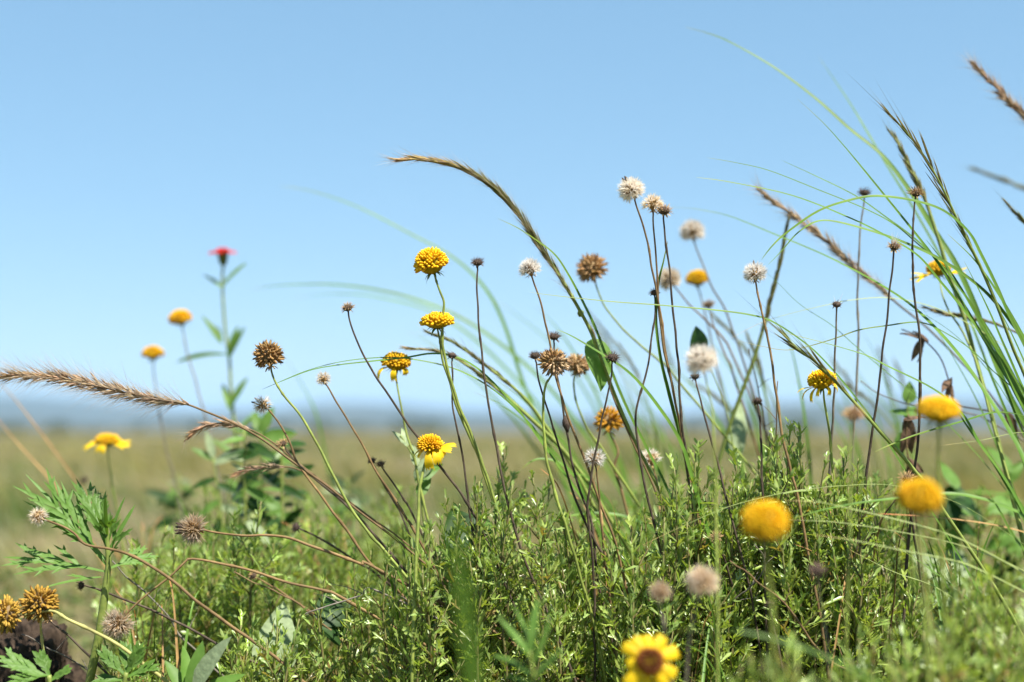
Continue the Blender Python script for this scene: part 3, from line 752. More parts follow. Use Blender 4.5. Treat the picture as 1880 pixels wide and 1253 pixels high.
def red_flower():
    r = random.Random(5); d = 1.27
    px = [(410, 488), (408, 515), (410, 560), (414, 610), (421, 660), (424, 710), (428, 760), (436, 830), (446, 900), (452, 960)]
    pts = stem_to_ground(px_path(px, d, 1.28)); sm = smooth(pts, 4); base = sm[-1].copy()
    t = thing('red_flower', 'single red flower on a tall leafy purple green stalk at left', 'flower', base)
    mb = MB(); loc = [p - base for p in sm]
    mb.tube(loc, [.0011 + .0009 * i / len(loc) for i in range(len(loc))], 7)
    mb.build('stem', M['stemgreen'], t)
    W = 48 / FPX * d
    cup = MB(); cup.bud(Vector((0, 0, 0)), Vector((0, 0, 1)), W * .55, W * .2, 10, (1, 1, 1), prof=((0, .45), (.3, .85), (.7, 1.0), (1, 1.1)))
    hd = cup.build('flower_head', M['bract'], t); hd.location = loc[0]; hd.rotation_euler = (.12, -.04, 0)
    for k in range(12):
        add_petal(hd, 2 * math.pi * k / 12 + r.uniform(-.1, .1), W * .44, W * .12, r.uniform(-.25, .15), r.uniform(-.1, .3), r, W * (.54 + .012 * (k % 3)), W * .09, 'redpetal')
    fm = MB()
    for th, ph in fib(40, R(80)):
        dd = Vector((math.sin(th) * math.cos(ph), math.sin(th) * math.sin(ph), math.cos(th)))
        fm.bud(Vector((dd.x * W * .16, dd.y * W * .16, W * .52 + dd.z * W * .05)), dd, W * .14, W * .025, 4, (1.2, 1.8, 1.2))
    fm.build('floret', M['redpetal'], hd, 'stuff')
    lv = lance_leaf(.030, .0036, .25, r)
    for (x, y, tx, ty, dy) in [(407, 528, 372, 500, .0), (410, 528, 448, 476, .0), (406, 522, 425, 500, .008), (406, 630, 372, 575, .0), (405, 628, 395, 590, .01), (421, 658, 432, 596, .0), (423, 655, 446, 600, -.008),
                              (418, 652, 322, 652, .0), (425, 745, 450, 690, .0), (424, 752, 402, 700, .01), (430, 790, 398, 770, 0), (432, 800, 470, 745, .01), (436, 840, 385, 800, .0), (440, 850, 482, 812, .0), (446, 900, 400, 870, .01), (447, 905, 500, 870, -.01)]:
        a = at(x, y, d); b = at(tx, ty, d) + Vector((0, dy, 0)); v = b - a
        place_leaf(t, lv, a - base, v, Vector((0, -.5, 1)), r.uniform(-.6, .6), v.length / .030)
red_flower()
# ------------------------------------------------------------------ grasses
rg = random.Random(21)
def blade(parent, base, px, d0, d1, wmm, mt='blade', nrm=(0.2, -.7, .7), fold=.35, twist=0.0, ground=True, name='blade', tipcol=None):
    """px runs from the tip down to the base"""
    pts = px_path(px, d0, d1)
    if ground: pts = stem_to_ground(pts)
    sm = smooth(pts, 6); n = len(sm)
    ws = [wmm / 2000 * min(1, .06 + (i / (n * .55)) ** .75) * (1 - .15 * max(0, (i / n - .6))) for i in range(n)]
    cols = None
    tipcol = tipcol or (2.4, 1.3, 1.6); fr = .45 if tipcol != (2.4, 1.3, 1.6) else rg.uniform(.04, .16)
    if tipcol: cols = [mixc(tipcol, (1, 1, 1), min(1, i / (n * fr))) for i in range(n)]
    o1 = rg.uniform(0, 99); cols = [tuple(x * (1 + .3 * mnoise.noise(Vector((o1, i * .2, 1)))) for x in c) for i, c in enumerate(cols)]
    ws = [x * (.85 if mt == 'bladepale' else 1.15) for x in ws]
    mb = MB(); mb.ribbon([p - base for p in sm], ws, Vector(nrm), fold, cols or (1, 1, 1), twist)
    return mb.build(name, M[mt], parent)

def spike(parent, base, px, d0, d1, frac, wpx, r, mt='huskdark', cmt='stemgreen', n=120, sl=.007, sr=.0007, ang=.28, br=60, bl=.012, bw=.00008, rad=.0006, tipcol=None, ground=True, bmt='bristle', bang=.5, tipk=1.4):
    """culm with a seed head over the first `frac` of its drawn path"""
    drawn = px_path(px, d0, d1); L0 = sum((drawn[i + 1] - drawn[i]).length for i in range(len(drawn) - 1))
    pts = stem_to_ground(drawn) if ground else drawn
    sm = smooth(pts, 6)
    cu = MB(); loc = [p - base for p in sm]
    cu.tube(loc, [rad * (.35 + .65 * min(1, i / (len(loc) * .5))) for i in range(len(loc))], 6)
    culm = cu.build('culm', M[cmt], parent)
    # arc-length table
    acc = [0]
    for i in range(1, len(loc)): acc.append(acc[-1] + (loc[i] - loc[i - 1]).length)
    def on(s):
        for i in range(1, len(acc)):
            if acc[i] >= s:
                k = (s - acc[i - 1]) / max(acc[i] - acc[i - 1], 1e-9)
                return loc[i - 1].lerp(loc[i], k), (loc[i - 1] - loc[i]).normalized()
        return loc[-1], Vector((0, 0, 1))
    HL = L0 * frac; hw = wpx / FPX * (d0 + d1) / 4
    sh = MB(); bf = MB()
    for k in range(n):
        t = (k + r.random()) / n; p, tg = on(HL * t)
        prof = min(1, .25 + t * 1.6) * (1 if t < .75 else max(.25, (1 - t) / .25))
        u = tg.orthogonal().normalized(); u = Quaternion(tg, r.uniform(0, 6.283)) @ u
        a = ang * r.uniform(.6, 1.4) * (0.6 + .4 * prof)
        dr = (tg * math.cos(a) + u * math.sin(a)).normalized()
        c = jcol(mixc(tipcol, (1, 1, 1), min(1, t * tipk)) if tipcol else (1, 1, 1), .3, r)
        q = p + u * hw * .30 * prof * r.random()
        sh.bud(q, dr, sl * r.uniform(.7, 1.25) * (.55 + .45 * prof), sr * r.uniform(.75, 1.15), 4, c, tuple(x * .9 for x in c), prof=((0, .35), (.35, 1.0), (.75, .6), (1, .08)))
        if k < br or br > n:
            for _ in range(max(1, br // n)):
                b2 = bang * r.uniform(.3, 1.3); dd = (tg * math.cos(b2) + u * math.sin(b2)).normalized()
                bf.hair(q + dr * sl * .5, dd, bl * r.uniform(.5, 1.3), bw, jcol((1, 1, 1), .3, r), r)
    ho = sh.build('seed_head', M[mt], culm, 'stuff')
    if bf.v: bf.build('bristle', M[bmt], culm, 'stuff')
    return culm

def tuft(label, px, d, cat='grass'):
    p = at(px, HORIZON + 100, d); b = Vector((p.x, p.y, ground_z(p.x, p.y)))
    return thing('grass_tuft', label, cat, b), b

# --- the fluffy tan plume on the left
t, b = tuft('grass stalk with a long fluffy tan plume reaching the left edge', 900, .9)
spike(t, b, [(-8, 693), (40, 690), (90, 693), (140, 701), (190, 712), (240, 724), (290, 735), (340, 742), (380, 757), (430, 778), (480, 806), (540, 850), (600, 892), (660, 940), (720, 985), (780, 1035), (840, 1085)],
      .86, .88, .37, 34, rg, 'husk', 'stembrown', 420, .0085, .00062, .5, 1680, .019, .00008, .0007, (1.25, 1.15, .95), bang=.8)
t, b = tuft('grass stalk with two short reddish tan plumes, under the long fluffy one', 900, .96)
spike(t, b, [(348, 800), (372, 784), (400, 777), (430, 780), (462, 790), (500, 812), (540, 845), (600, 890), (680, 950), (760, 1010)],
      .92, .92, .25, 18, rg, 'husk', 'stembrown', 90, .008, .0006, .4, 160, .012, .00007, .0006, (1.2, .95, .8), bang=.7)
spike(t, b, [(432, 872), (460, 862), (500, 857), (540, 860), (580, 880), (640, 925), (720, 985)],
      .93, .93, .30, 16, rg, 'husk', 'stembrown', 60, .008, .0005, .3, 100, .010, .00007, .0006, (1.1, .85, .75), bang=.6)
# --- the arching dark spike in the middle
t, b = tuft('tall grass with a dark spike arching left over the middle', 1180, .9)
spike(t, b, [(742, 294), (772, 293), (810, 299), (850, 311), (890, 333), (930, 368), (965, 412), (1000, 465), (1032, 515), (1062, 566), (1085, 610), (1108, 670), (1135, 740), (1170, 820), (1210, 900)],
      .87, .92, .55, 13, rg, 'huskdark', 'stemgreen', 430, .016, .00045, .14, 860, .013, .00006, .0011, (3.0, 2.0, 1.9), bang=.42, tipk=2.6)
blade(t, b, [(914, 402), (932, 410), (955, 422), (982, 440), (1018, 468), (1043, 505), (1066, 548), (1092, 602), (1112, 655), (1146, 740), (1190, 830), (1230, 910)], .87, .92, 2.2, tipcol=(1.6, 1.0, .8))
blade(t, b, [(972, 537), (1000, 541), (1060, 548), (1130, 555), (1200, 560), (1270, 566), (1330, 572), (1377, 579), (1415, 590), (1466, 622), (1509, 659), (1570, 730), (1640, 830)], .85, .88, 1.5, tipcol=(2.2, 1.3, 1.5))
# --- dark and green spikes leaning left, centre
t, b = tuft('clump of half green grass spikes leaning left behind the black shrunken head', 1180, 1.0)
spike(t, b, [(752, 640), (800, 645), (840, 660), (880, 688), (931, 730), (982, 776), (1023, 815), (1060, 860), (1100, 920)], .94, .97, .50, 9, rg, 'huskdark', 'stemgreen', 110, .011, .0005, .14, 60, .012, .00007, .0013, (1.3, 1.0, 1.1))
spike(t, b, [(790, 612), (830, 628), (870, 655), (931, 702), (969, 738), (1000, 780), (1040, 840), (1080, 910)], .95, .98, .55, 9, rg, 'huskdark', 'stemgreen', 110, .011, .0005, .14, 60, .012, .00007, .0013)
for pl, ww, dd in [([(850, 668), (900, 700), (950, 745), (1000, 795), (1060, 870)], 3.0, .96), ([(870, 720), (930, 750), (990, 800), (1050, 870), (1090, 930)], 2.4, .98),
                   ([(900, 690), (960, 735), (1010, 790), (1060, 850)], 2.6, 1.0), ([(1040, 870), (1066, 872), (1090, 890), (1110, 930)], 2., .95)]:
    blade(t, b, pl, dd, dd + .03, ww)
# --- bright blades in the middle
t, b = tuft('bright green grass blades crossing right of the leaning dark stem', 1250, .88)
for pl, ww, dd, tc in [([(1023, 606), (1040, 613), (1064, 626), (1110, 654), (1151, 682), (1184, 716), (1220, 764), (1238, 792), (1252, 820), (1268, 870)], 2.6, .86, None),
                       ([(1226, 443), (1218, 480), (1208, 525), (1204, 590), (1212, 657), (1225, 713), (1243, 782), (1256, 830), (1270, 880)], 2.4, .875, None),
                       ([(958, 862), (972, 850), (993, 843), (1028, 851), (1057, 880), (1080, 930)], 2.2, .95, None),
                       ([(986, 975), (1011, 957), (1057, 946), (1099, 943), (1150, 950), (1200, 975), (1240, 1020)], 2.4, .97, (1.5, 1.4, 1.6))]:
    blade(t, b, pl, dd, dd + .01, ww, tipcol=tc)
t, b = tuft('pair of long green blades looping left over the small cream bristly head', 1000, .88)
blade(t, b, [(480, 716), (511, 703), (568, 681), (619, 671), (682, 664), (746, 657), (792, 650), (835, 655), (880, 680), (930, 730), (985, 800)], .87, .90, 1.5)
blade(t, b, [(511, 702), (560, 682), (610, 668), (660, 660), (720, 657), (780, 664), (840, 680), (900, 712), (960, 765), (1010, 830)], .88, .91, 1.2, tipcol=(1.2, 1.2, 1.4))
# --- faint blades far behind
t, b = tuft('blurred wide grass blades sweeping left behind the yellow flowers', 1150, 1.35)
for pl, ww, dd in [([(462, 532), (500, 526), (560, 523), (620, 524), (690, 533), (760, 550), (840, 582), (920, 634), (1000, 705), (1060, 780), (1120, 870)], 4.2, 1.28),
                   ([(540, 548), (600, 541), (660, 542), (720, 552), (790, 572), (860, 615), (930, 680), (1000, 760), (1060, 850)], 3.6, 1.36),
                   ([(515, 342), (570, 351), (640, 374), (700, 402), (760, 434), (820, 466), (868, 505), (903, 550), (930, 610), (955, 690), (990, 780), (1030, 870)], 3.4, 1.22),
                   ([(745, 610), (780, 625), (850, 680), (920, 745), (980, 820)], 3., 1.3), ([(980, 560), (1020, 600), (1060, 660), (1100, 740), (1130, 830)], 3.2, 1.25),
                   ([(520, 650), (550, 700), (580, 760), (600, 850), (620, 950)], 2.4, 1.35), ([(900, 545), (950, 580), (1020, 640), (1080, 730), (1130, 830)], 3.0, 1.4)]:
    blade(t, b, pl, dd, dd, ww)
t, b = tuft('two faint tan grass stalks crossing the left edge', 200, 1.3)
for pl, dd in [([(-15, 690), (20, 725), (60, 775), (105, 835), (150, 900), (190, 970)], 1.22), ([(-15, 755), (20, 800), (60, 845), (100, 890), (140, 950)], 1.2)]:
    blade(t, b, pl, dd, dd, 2.0, 'bladedry')
# --- the big tuft on the right
t, b = tuft('large green grass tuft at right with long blades arching left', 1960, .9)
big = [
 ([(1258, 50), (1300, 62), (1340, 78), (1420, 124), (1500, 184), (1560, 238), (1621, 288), (1673, 356), (1719, 430), (1754, 485), (1788, 558), (1812, 626), (1850, 720), (1905, 830)], 1.03, .93, 3.4, 'blade', None),
 ([(1503, 105), (1530, 145), (1560, 190), (1590, 240), (1625, 300), (1680, 390), (1740, 500), (1800, 640)], 1.10, 1.0, 2.4, 'blade', None),
 ([(1464, 182), (1510, 225), (1545, 264), (1575, 300), (1627, 364), (1685, 436), (1722, 485), (1754, 538), (1779, 578), (1826, 658), (1890, 770)], .87, .90, 2.6, 'blade', None),
 ([(1298, 290), (1349, 299), (1412, 314), (1501, 349), (1587, 384), (1644, 415), (1699, 461), (1748, 490), (1790, 520), (1834, 568), (1868, 612), (1920, 690)], .87, .90, 2.4, 'blade', None),
 ([(1278, 326), (1340, 335), (1455, 360), (1564, 403), (1633, 438), (1685, 471), (1722, 514), (1765, 566), (1795, 606), (1830, 658), (1862, 722), (1900, 800)], .86, .89, 3.0, 'blade', None),
 ([(1433, 294), (1446, 300), (1500, 325), (1570, 360), (1627, 400), (1680, 440), (1730, 490), (1790, 570), (1850, 670)], .89, .92, 1.6, 'blade', None),
 ([(1398, 477), (1418, 452), (1443, 429), (1501, 389), (1558, 369), (1610, 361), (1679, 370), (1733, 389), (1777, 427), (1800, 468), (1828, 525), (1853, 582), (1890, 655), (1930, 740)], .855, .88, 3.0, 'blade', (1.8, 1.5, 1.5)),
 ([(1410, 487), (1436, 460), (1466, 427), (1501, 407), (1541, 409), (1613, 429), (1662, 447), (1713, 470), (1765, 502), (1814, 542), (1857, 594), (1905, 670)], .87, .89, 2.2, 'blade', (2.2, 1.8, 2.4)),
 ([(1228, 380), (1280, 385), (1340, 398), (1417, 429), (1501, 464), (1558, 492), (1616, 524), (1670, 560), (1713, 600), (1745, 635), (1777, 676), (1823, 745), (1854, 796), (1890, 870)], 1.02, .80, 3.2, 'blade', None),
 ([(1340, 622), (1397, 636), (1452, 643), (1524, 625), (1576, 607), (1627, 599), (1690, 593), (1742, 616), (1785, 645), (1828, 687), (1885, 737), (1930, 800)], .88, .90, 1.5, 'blade', (2.2, .9, .8)),
 ([(1340, 622), (1400, 592), (1460, 574), (1520, 560), (1560, 552), (1620, 547), (1680, 555), (1740, 575), (1800, 608), (1850, 642), (1900, 690)], .93, .95, 1.3, 'bladepale', None),
 ([(1425, 608), (1509, 629), (1587, 652), (1627, 672), (1713, 715), (1765, 760), (1800, 818), (1843, 878), (1890, 965)], .86, .84, 2.2, 'blade', None),
 ([(1755, 752), (1780, 790), (1820, 845), (1860, 910), (1890, 965)], .85, .84, 3.0, 'blade', None),
 ([(1395, 490), (1430, 522), (1469, 560), (1527, 598), (1570, 636), (1627, 684), (1690, 736), (1760, 800), (1830, 880)], .93, .95, 1.5, 'blade', (.7, .8, .9)),
 ([(1438, 919), (1500, 922), (1541, 930), (1616, 947), (1725, 976), (1800, 1008), (1885, 1056), (1940, 1100)], .77, .80, 1.3, 'bladepale', None),
 ([(1450, 955), (1500, 957), (1541, 960), (1627, 973), (1742, 996), (1828, 1025), (1885, 1052), (1940, 1090)], .79, .82, 1.4, 'bladepale', None),
 ([(1495, 982), (1570, 993), (1656, 1011), (1742, 1028), (1788, 1042), (1885, 1090), (1940, 1125)], .76, .79, 1.7, 'bladepale', None),
 ([(1453, 954), (1501, 939), (1570, 925), (1642, 916), (1736, 907), (1800, 916), (1857, 936), (1910, 975)], .80, .80, 2.2, 'blade', None),
 ([(1610, 943), (1713, 950), (1811, 962), (1885, 980), (1940, 1010)], .80, .82, 1.6, 'bladedry', None),
 ([(1180, 1001), (1250, 968), (1340, 930), (1440, 905), (1484, 899), (1538, 893), (1640, 892), (1760, 925), (1880, 1000)], .83, .84, 1.0, 'bladepale', None),
 ([(1604, 831), (1640, 815), (1685, 798), (1765, 775), (1828, 758), (1885, 767), (1940, 800)], .86, .88, 1.6, 'blade', (2.0, 1.2, .6)),
 ([(1722, 819), (1800, 809), (1885, 795), (1940, 830)], .86, .88, 1.0, 'bladepale', None),
 ([(1728, 921), (1760, 908), (1800, 905), (1850, 912), (1900, 940)], .66, .68, 2.2, 'blade', None),
 ([(1655, 565), (1700, 580), (1760, 622), (1820, 690), (1870, 770), (1910, 850)], .91, .93, 1.6, 'blade', (.6, .7, .8)),
 ([(1690, 560), (1740, 640), (1790, 730), (1830, 820), (1860, 900)], .97, .97, 2.0, 'blade', (.7, .8, .9)),
 ([(1820, 545), (1850, 600), (1890, 690), (1925, 780)], .86, .88, 3.4, 'blade', None),
 ([(1815, 640), (1840, 700), (1870, 780), (1905, 860)], .9, .9, 3.4, 'blade', None),
 ([(1700, 440), (1745, 500), (1790, 575), (1835, 655), (1880, 740), (1930, 830)], .89, .9, 3.2, 'blade', (.8, .9, 1)),
 ([(1790, 610), (1815, 680), (1850, 765), (1880, 850), (1900, 930)], .92, .92, 2.6, 'blade', (.7, .8, 1)),
 ([(1740, 430), (1790, 480), (1835, 545), (1875, 615), (1920, 700)], .88, .89, 3.0, 'blade', None),
 ([(1770, 480), (1810, 560), (1845, 640), (1880, 720), (1930, 820)], .87, .88, 2.8, 'blade', None),
 ([(1834, 945), (1815, 985), (1800, 1030), (1792, 1090)], .9, .9, 1.4, 'blade', None),
 ([(1640, 1000), (1700, 1040), (1760, 1085), (1820, 1140), (1880, 1200)], .84, .84, 1.6, 'blade', None),
 ([(1560, 1010), (1640, 1050), (1720, 1080), (1800, 1140)], .85, .85, 1.3, 'bladepale', None),
 ([(1800, 885), (1830, 930), (1860, 985), (1900, 1040)], .8, .8, 2.0, 'blade', None)]
for (pl, d0, d1, ww, mt, tc) in big:
    blade(t, b, pl, d0, d1, ww, mt, tipcol=tc, nrm=(rg.uniform(-.2, .4), -.6, .75), twist=rg.uniform(-.5, .5), ground=pl[-1][1] > pl[0][1])
spike(t, b, [(1636, 212), (1668, 248), (1700, 292), (1730, 345), (1752, 392), (1775, 440), (1800, 490), (1830, 560), (1860, 640), (1900, 740)], .87, .89, .52, 13, rg, 'huskdark', 'stemgreen', 34, .022, .0006, .15, 34, .030, .00012, .0010, (1.2, 1.0, .8), bmt='huskdark', bang=.16)
t, b = tuft('grass spikes with fine dark awns crossing the tilted yellow flower', 1800, .88)
spike(t, b, [(1440, 615), (1462, 638), (1500, 668), (1540, 708), (1580, 752), (1615, 792), (1650, 830), (1680, 866), (1720, 920)], .855, .87, .42, 10, rg, 'huskdark', 'stemgreen', 32, .020, .0006, .13, 32, .028, .00012, .0012, (1.0, 1.1, 1.0), bmt='huskdark', bang=.15)
t, b = tuft('blurred dark grass spike just left of the sharp one at upper right', 1960, 1.0)
spike(t, b, [(1640, 250), (1655, 276), (1675, 315), (1700, 372), (1720, 430), (1745, 510), (1775, 600), (1800, 690), (1830, 800)], .97, .95, .30, 11, rg, 'huskdark', 'stemgreen', 60, .013, .0007, .15, 20, .014, .00009, .0014, bmt='huskdark', bang=.2)
t, b = tuft('blurred straw coloured grass plume behind the right-hand blades', 1900, 1.05)
spike(t, b, [(1398, 353), (1430, 378), (1470, 405), (1510, 435), (1545, 468), (1580, 500), (1612, 525), (1650, 560), (1700, 600), (1760, 660), (1830, 740)], 1.0, 1.02, .55, 17, rg, 'husk', 'stemgrey', 210, .010, .0007, .30, 630, .014, .00009, .0008, (1.25, 1.2, 1.1), bang=.6)
t, b = tuft('upright blurred dark grass spike right of the lone white puff', 1330, 1.03)
spike(t, b, [(1446, 412), (1440, 440), (1430, 490), (1418, 540), (1402, 600), (1384, 660), (1362, 720), (1340, 780), (1320, 850)], 1.0, 1.03, .55, 13, rg, 'huskdark', 'stemgreen', 130, .012, .0007, .12, 30, .013, .00008, .0014, bmt='huskdark', bang=.2)
t, b = tuft('blurred tan grass plume cut by the upper right edge', 2060, 1.05)
spike(t, b, [(1790, 122), (1815, 146), (1845, 178), (1880, 212), (1915, 255), (1950, 320), (1985, 420), (2010, 560)], 1.0, 1.02, .40, 15, rg, 'husk', 'stemgrey', 140, .011, .0007, .28, 420, .015, .00009, .0008, (1.2, 1.15, 1.1), bang=.6)
t, b = tuft('dark blurred grass spike poking in at the right edge', 2060, 1.3)
spike(t, b, [(1792, 312), (1830, 326), (1870, 342), (1920, 370), (1970, 430), (2010, 540)], 1.3, 1.3, .5, 12, rg, 'huskdark', 'stemgrey', 60, .014, .0012, .12, 20, .014, .0001, .0012, (.6, .7, 1.0), bmt='huskdark', bang=.2)
t, b = tuft('short dark grass spike at the right edge, lower than the blurred longer one', 2030, .98)
spike(t, b, [(1852, 378), (1866, 394), (1885, 412), (1920, 460), (1960, 560), (1990, 680)], .97, .97, .4, 10, rg, 'huskdark', 'stemgrey', 40, .012, .0007, .15, 20, .012, .00009, .0008, bmt='huskdark', bang=.2)
t, b = tuft('dark grass spike leaning left among the blades right of the side-on daisy', 2000, .97)
spike(t, b, [(1705, 567), (1745, 578), (1790, 586), (1840, 600), (1890, 625), (1940, 680)], .97, .97, .55, 9, rg, 'huskdark', 'stemgrey', 70, .010, .0006, .2, 40, .010, .00008, .0008, (1.3, .9, .7), bmt='huskdark', bang=.3)
# --- hazy background tufts right of centre
for k, (lab, cx, dd) in enumerate([('blurred mixed grass clump behind the round dark leaf', 1420, 1.2), ('blurred bluish grass clump behind the grey headed straight stem', 1640, 1.25), ('blurred grass clump behind the leaning dark stem', 1230, 1.3)]):
    t, b = tuft(lab, cx, dd)
    for i in range(13):
        x0 = cx + rg.uniform(-60, 70); h = rg.uniform(170, 330); ln = rg.uniform(30, 190)
        y0 = 900
        pl = [(x0 - ln, y0 - h), (x0 - ln * .62, y0 - h * .80), (x0 - ln * .28, y0 - h * .5), (x0 - ln * .08, y0 - h * .2), (x0, y0)]
        dz = dd + rg.uniform(-.1, .12)
        if i % 4 == 0: spike(t, b, pl, dz, dz, .35, 9, rg, 'huskdark', 'stemgreen', 50, .011, .0007, .15, 0, rad=.001)
        else: blade(t, b, pl, dz, dz, rg.uniform(1.6, 3.2))
# --- near the lens, very soft
t, b = tuft('single soft green blade close to the lens at bottom centre', 880, .40)
blade(t, b, [(818, 905), (826, 950), (838, 1010), (850, 1090), (862, 1180), (872, 1262)], .40, .41, 3.6, nrm=(0, -1, .2), fold=.15)
t, b = tuft('soft curving green blade near the lens at the bottom right', 1550, .62)
blade(t, b, [(1235, 1160), (1270, 1155), (1310, 1156), (1370, 1162), (1430, 1176), (1500, 1200), (1570, 1232), (1640, 1275)], .60, .60, 1.3, 'blade')

# --- short fine grass growing through the herbs
for lab, cx, yt, dd, nb, dryp in [('fine short grass standing in the herb left of the black shrunken head stem', 770, 1000, .88, 9, .2), ('fine short grass in the gap between the dark stems', 1110, 900, .93, 12, .25),
                                  ('short half dry grass in the herb under the three tall seed stalks', 1262, 930, .92, 7, .4), ('short grass in the herb below the tilted yellow flower', 1560, 930, .88, 9, .3),
                                  ('short grass behind the sideways grey brown puff', 420, 930, 1.08, 12, .3), ('soft short grass under the open daisy at far left', 250, 950, 1.2, 12, .4),
                                  ('short grass among the soft leaves left of the ragged orange daisy', 620, 930, 1.1, 12, .35), ('wispy grass between the lobed weed and the pointed leaves', 290, 1110, .9, 10, .3),
                                  ('short bright grass at the bottom under the blurred greyish white puff', 1310, 1130, .84, 8, .3), ('wispy grass by the last sharp herb at right', 1760, 1000, .9, 12, .3)]:
    t, b = tuft(lab, cx, dd)
    for i in range(nb):
        x0 = cx + rg.uniform(-45, 45); h = rg.uniform(60, 190); ln = rg.uniform(-60, 110); y1 = yt + 190
        blade(t, b, [(x0 - ln, y1 - h - 60), (x0 - ln * .6, y1 - h * .85 - 50), (x0 - ln * .25, y1 - h * .5 - 20), (x0, y1)], dd + rg.uniform(-.04, .04), dd + rg.uniform(-.04, .04),
              rg.uniform(1.0, 2.0), 'bladedry' if rg.random() < dryp else 'blade', nrm=(rg.uniform(-.5, .5), -.6, .7), twist=rg.uniform(-1.5, 1.5))
# ------------------------------------------------------------------ the bushy green herb
def herb_leaf(mb, p, d, nrm, L, wd, r, lobes):
    """narrow thick leaf, usually forked into blunt lobes"""
    side = d.cross(nrm).normalized(); n = 6; pts = []; ws = []
    curl = r.uniform(-.5, 1.35)
    c = jcol(mixc((1, 1, 1), (1.35, 1.2, .9), r.random() ** 2), .18, r)
    k9 = r.random()
    if k9 < .004: c = (2.0, 1.4, .5)
    elif k9 < .022: c = (1.2, .68, .8)
    for i in range(n):
        t = i / (n - 1)
        pts.append(p + d * (L * t * (1 - .15 * curl * t)) + nrm * (L * curl * .45 * t * t))
        ws.append(wd * (.62 + .45 * t if t < .8 else .98 * (1 - ((t - .8) / .2) ** 2) ** .5 + .08))
    mb.ribbon(pts, ws, nrm, .45, c)
    for k in range(lobes):
        t = .38 + .16 * k + r.uniform(-.05, .05); i = int(t * (n - 1)); q = pts[i].lerp(pts[i + 1], t * (n - 1) - i)
        s = 1 if k % 2 else -1
        dd = (d * .75 + side * s * r.uniform(.55, .85) + nrm * r.uniform(.0, .4)).normalized()
        l2 = L * r.uniform(.30, .50)
        mb.ribbon([q, q + dd * l2 * .5 + nrm * l2 * .04, q + dd * l2 * .85 + nrm * l2 * .12, q + dd * l2 + nrm * l2 * .18], [wd * .6, wd * .78, wd * .7, wd * .15], nrm, .4, c)

def shoot(st, lf, p0, d0, L, r, rad, bare=0.0, leafL=.0105, sub=0):
    """a twig with spirally set leaves; returns its tip"""
    n = max(5, int(L / .008)); pts = [p0]; d = d0.copy()
    for i in range(n):
        d = (d + Vector((r.uniform(-1, 1), r.uniform(-1, 1), r.uniform(-.2, .9))) * .09).normalized()
        pts.append(pts[-1] + d * (L / n))
    st.tube(pts, [rad * (1 - .65 * i / n) for i in range(n + 1)], 5, [mixc((.8, .7, .7), (1.1, 1.2, 1.0), i / n) for i in range(n + 1)])
    k = 0; s = L * bare
    while s < L:
        f = s / L * n; i = min(int(f), n - 1); q = pts[i].lerp(pts[i + 1], f - i); tg = (pts[i + 1] - pts[i]).normalized()
        u = Quaternion(tg, k * 2.3 + r.uniform(-.3, .3)) @ tg.orthogonal().normalized()
        t = s / L
        a = (1.12 - .62 * t) * r.uniform(.75, 1.3)
        dl = (tg * math.cos(a) + u * math.sin(a)).normalized()
        nr = (tg * math.sin(a) - u * math.cos(a)).normalized()
        ll = leafL * r.uniform(.75, 1.25) * (1.0 - .35 * t)
        herb_leaf(lf, q, dl, nr, ll, .00092 * r.uniform(.75, 1.2), r, r.choice((0, 1, 2, 2, 3, 4)))
        if sub and r.random() < .36 and t < .85:
            shoot(st, lf, q, (tg * .7 + u * .75 + Vector((0, 0, .3))).normalized(), r.uniform(.018, .042) * (1.2 - .6 * t), r, rad * .5, .12, leafL * .85)
        k += 1; s += .0046 * r.uniform(.7, 1.3)
    return pts[-1]

BRANCH = []
for k in range(14):
    r = random.Random(100 + k); L = (.10, .13, .16, .19, .22)[k % 5] * r.uniform(.95, 1.05)
    st = MB(); lf = MB()
    tip = shoot(st, lf, Vector((0, 0, 0)), Vector((r.uniform(-.2, .2), r.uniform(-.2, .2), 1)).normalized(), L, r, .0013, .22, (.0150, .0125, .0175)[k % 3], 1)
    BRANCH.append((L, tip, st.mesh('branch', M['herbstem']), lf.mesh('foliage', M['herb'])))

def interp(tab, x):
    if x <= tab[0][0]: return tab[0][1]
    for (a, b), (c, d) in zip(tab, tab[1:]):
        if x <= c: return b + (d - b) * (x - a) / (c - a)
    return tab[-1][1]

def put_branch(parent, pbase, B, T, r):
    v = T - B; L = v.length
    c = sorted(BRANCH, key=lambda q: abs(q[1].length - L))[:4]
    _, tip, bm, fm = r.choice(c)
    q = tip.normalized().rotation_difference(v.normalized()) @ Quaternion(tip.normalized(), r.uniform(0, 6.28))
    s = L / tip.length
    o = inst('branch', bm, parent); o.location = B - pbase; o.rotation_euler = q.to_euler(); o.scale = (s, s, s)
    inst('foliage', fm, o, 'stuff')

def herb(label, x0, x1, d0, d1, n, top, r, drop=170, group='bushy green herbs', lean=0.0):
    xc = (x0 + x1) / 2; dc = (d0 + d1) / 2
    p = at(xc, 1200, dc); base = Vector((p.x, p.y, ground_z(p.x, p.y)))
    t = thing('herb_plant', label, 'herb', base, group)
    for i in range(n):
        x = x0 + (x1 - x0) * (i + r.random()) / n
        d = r.uniform(d0, d1)
        y = interp(top, x) + (r.random() ** 1.3) * drop + r.uniform(-25, 25)
        T = at(x, y, d)
        gz = ground_z(T.x, T.y)
        if T.z < gz + .03: T.z = gz + .03 + r.random() * .02
        Bx = base.x + (T.x - base.x) * r.uniform(.45, .85) + lean * (T.z - gz); By = base.y + (T.y - base.y) * .8
        B = Vector((Bx, By, ground_z(Bx, By) - .003))
        put_branch(t, base, B, T, r)
    return t

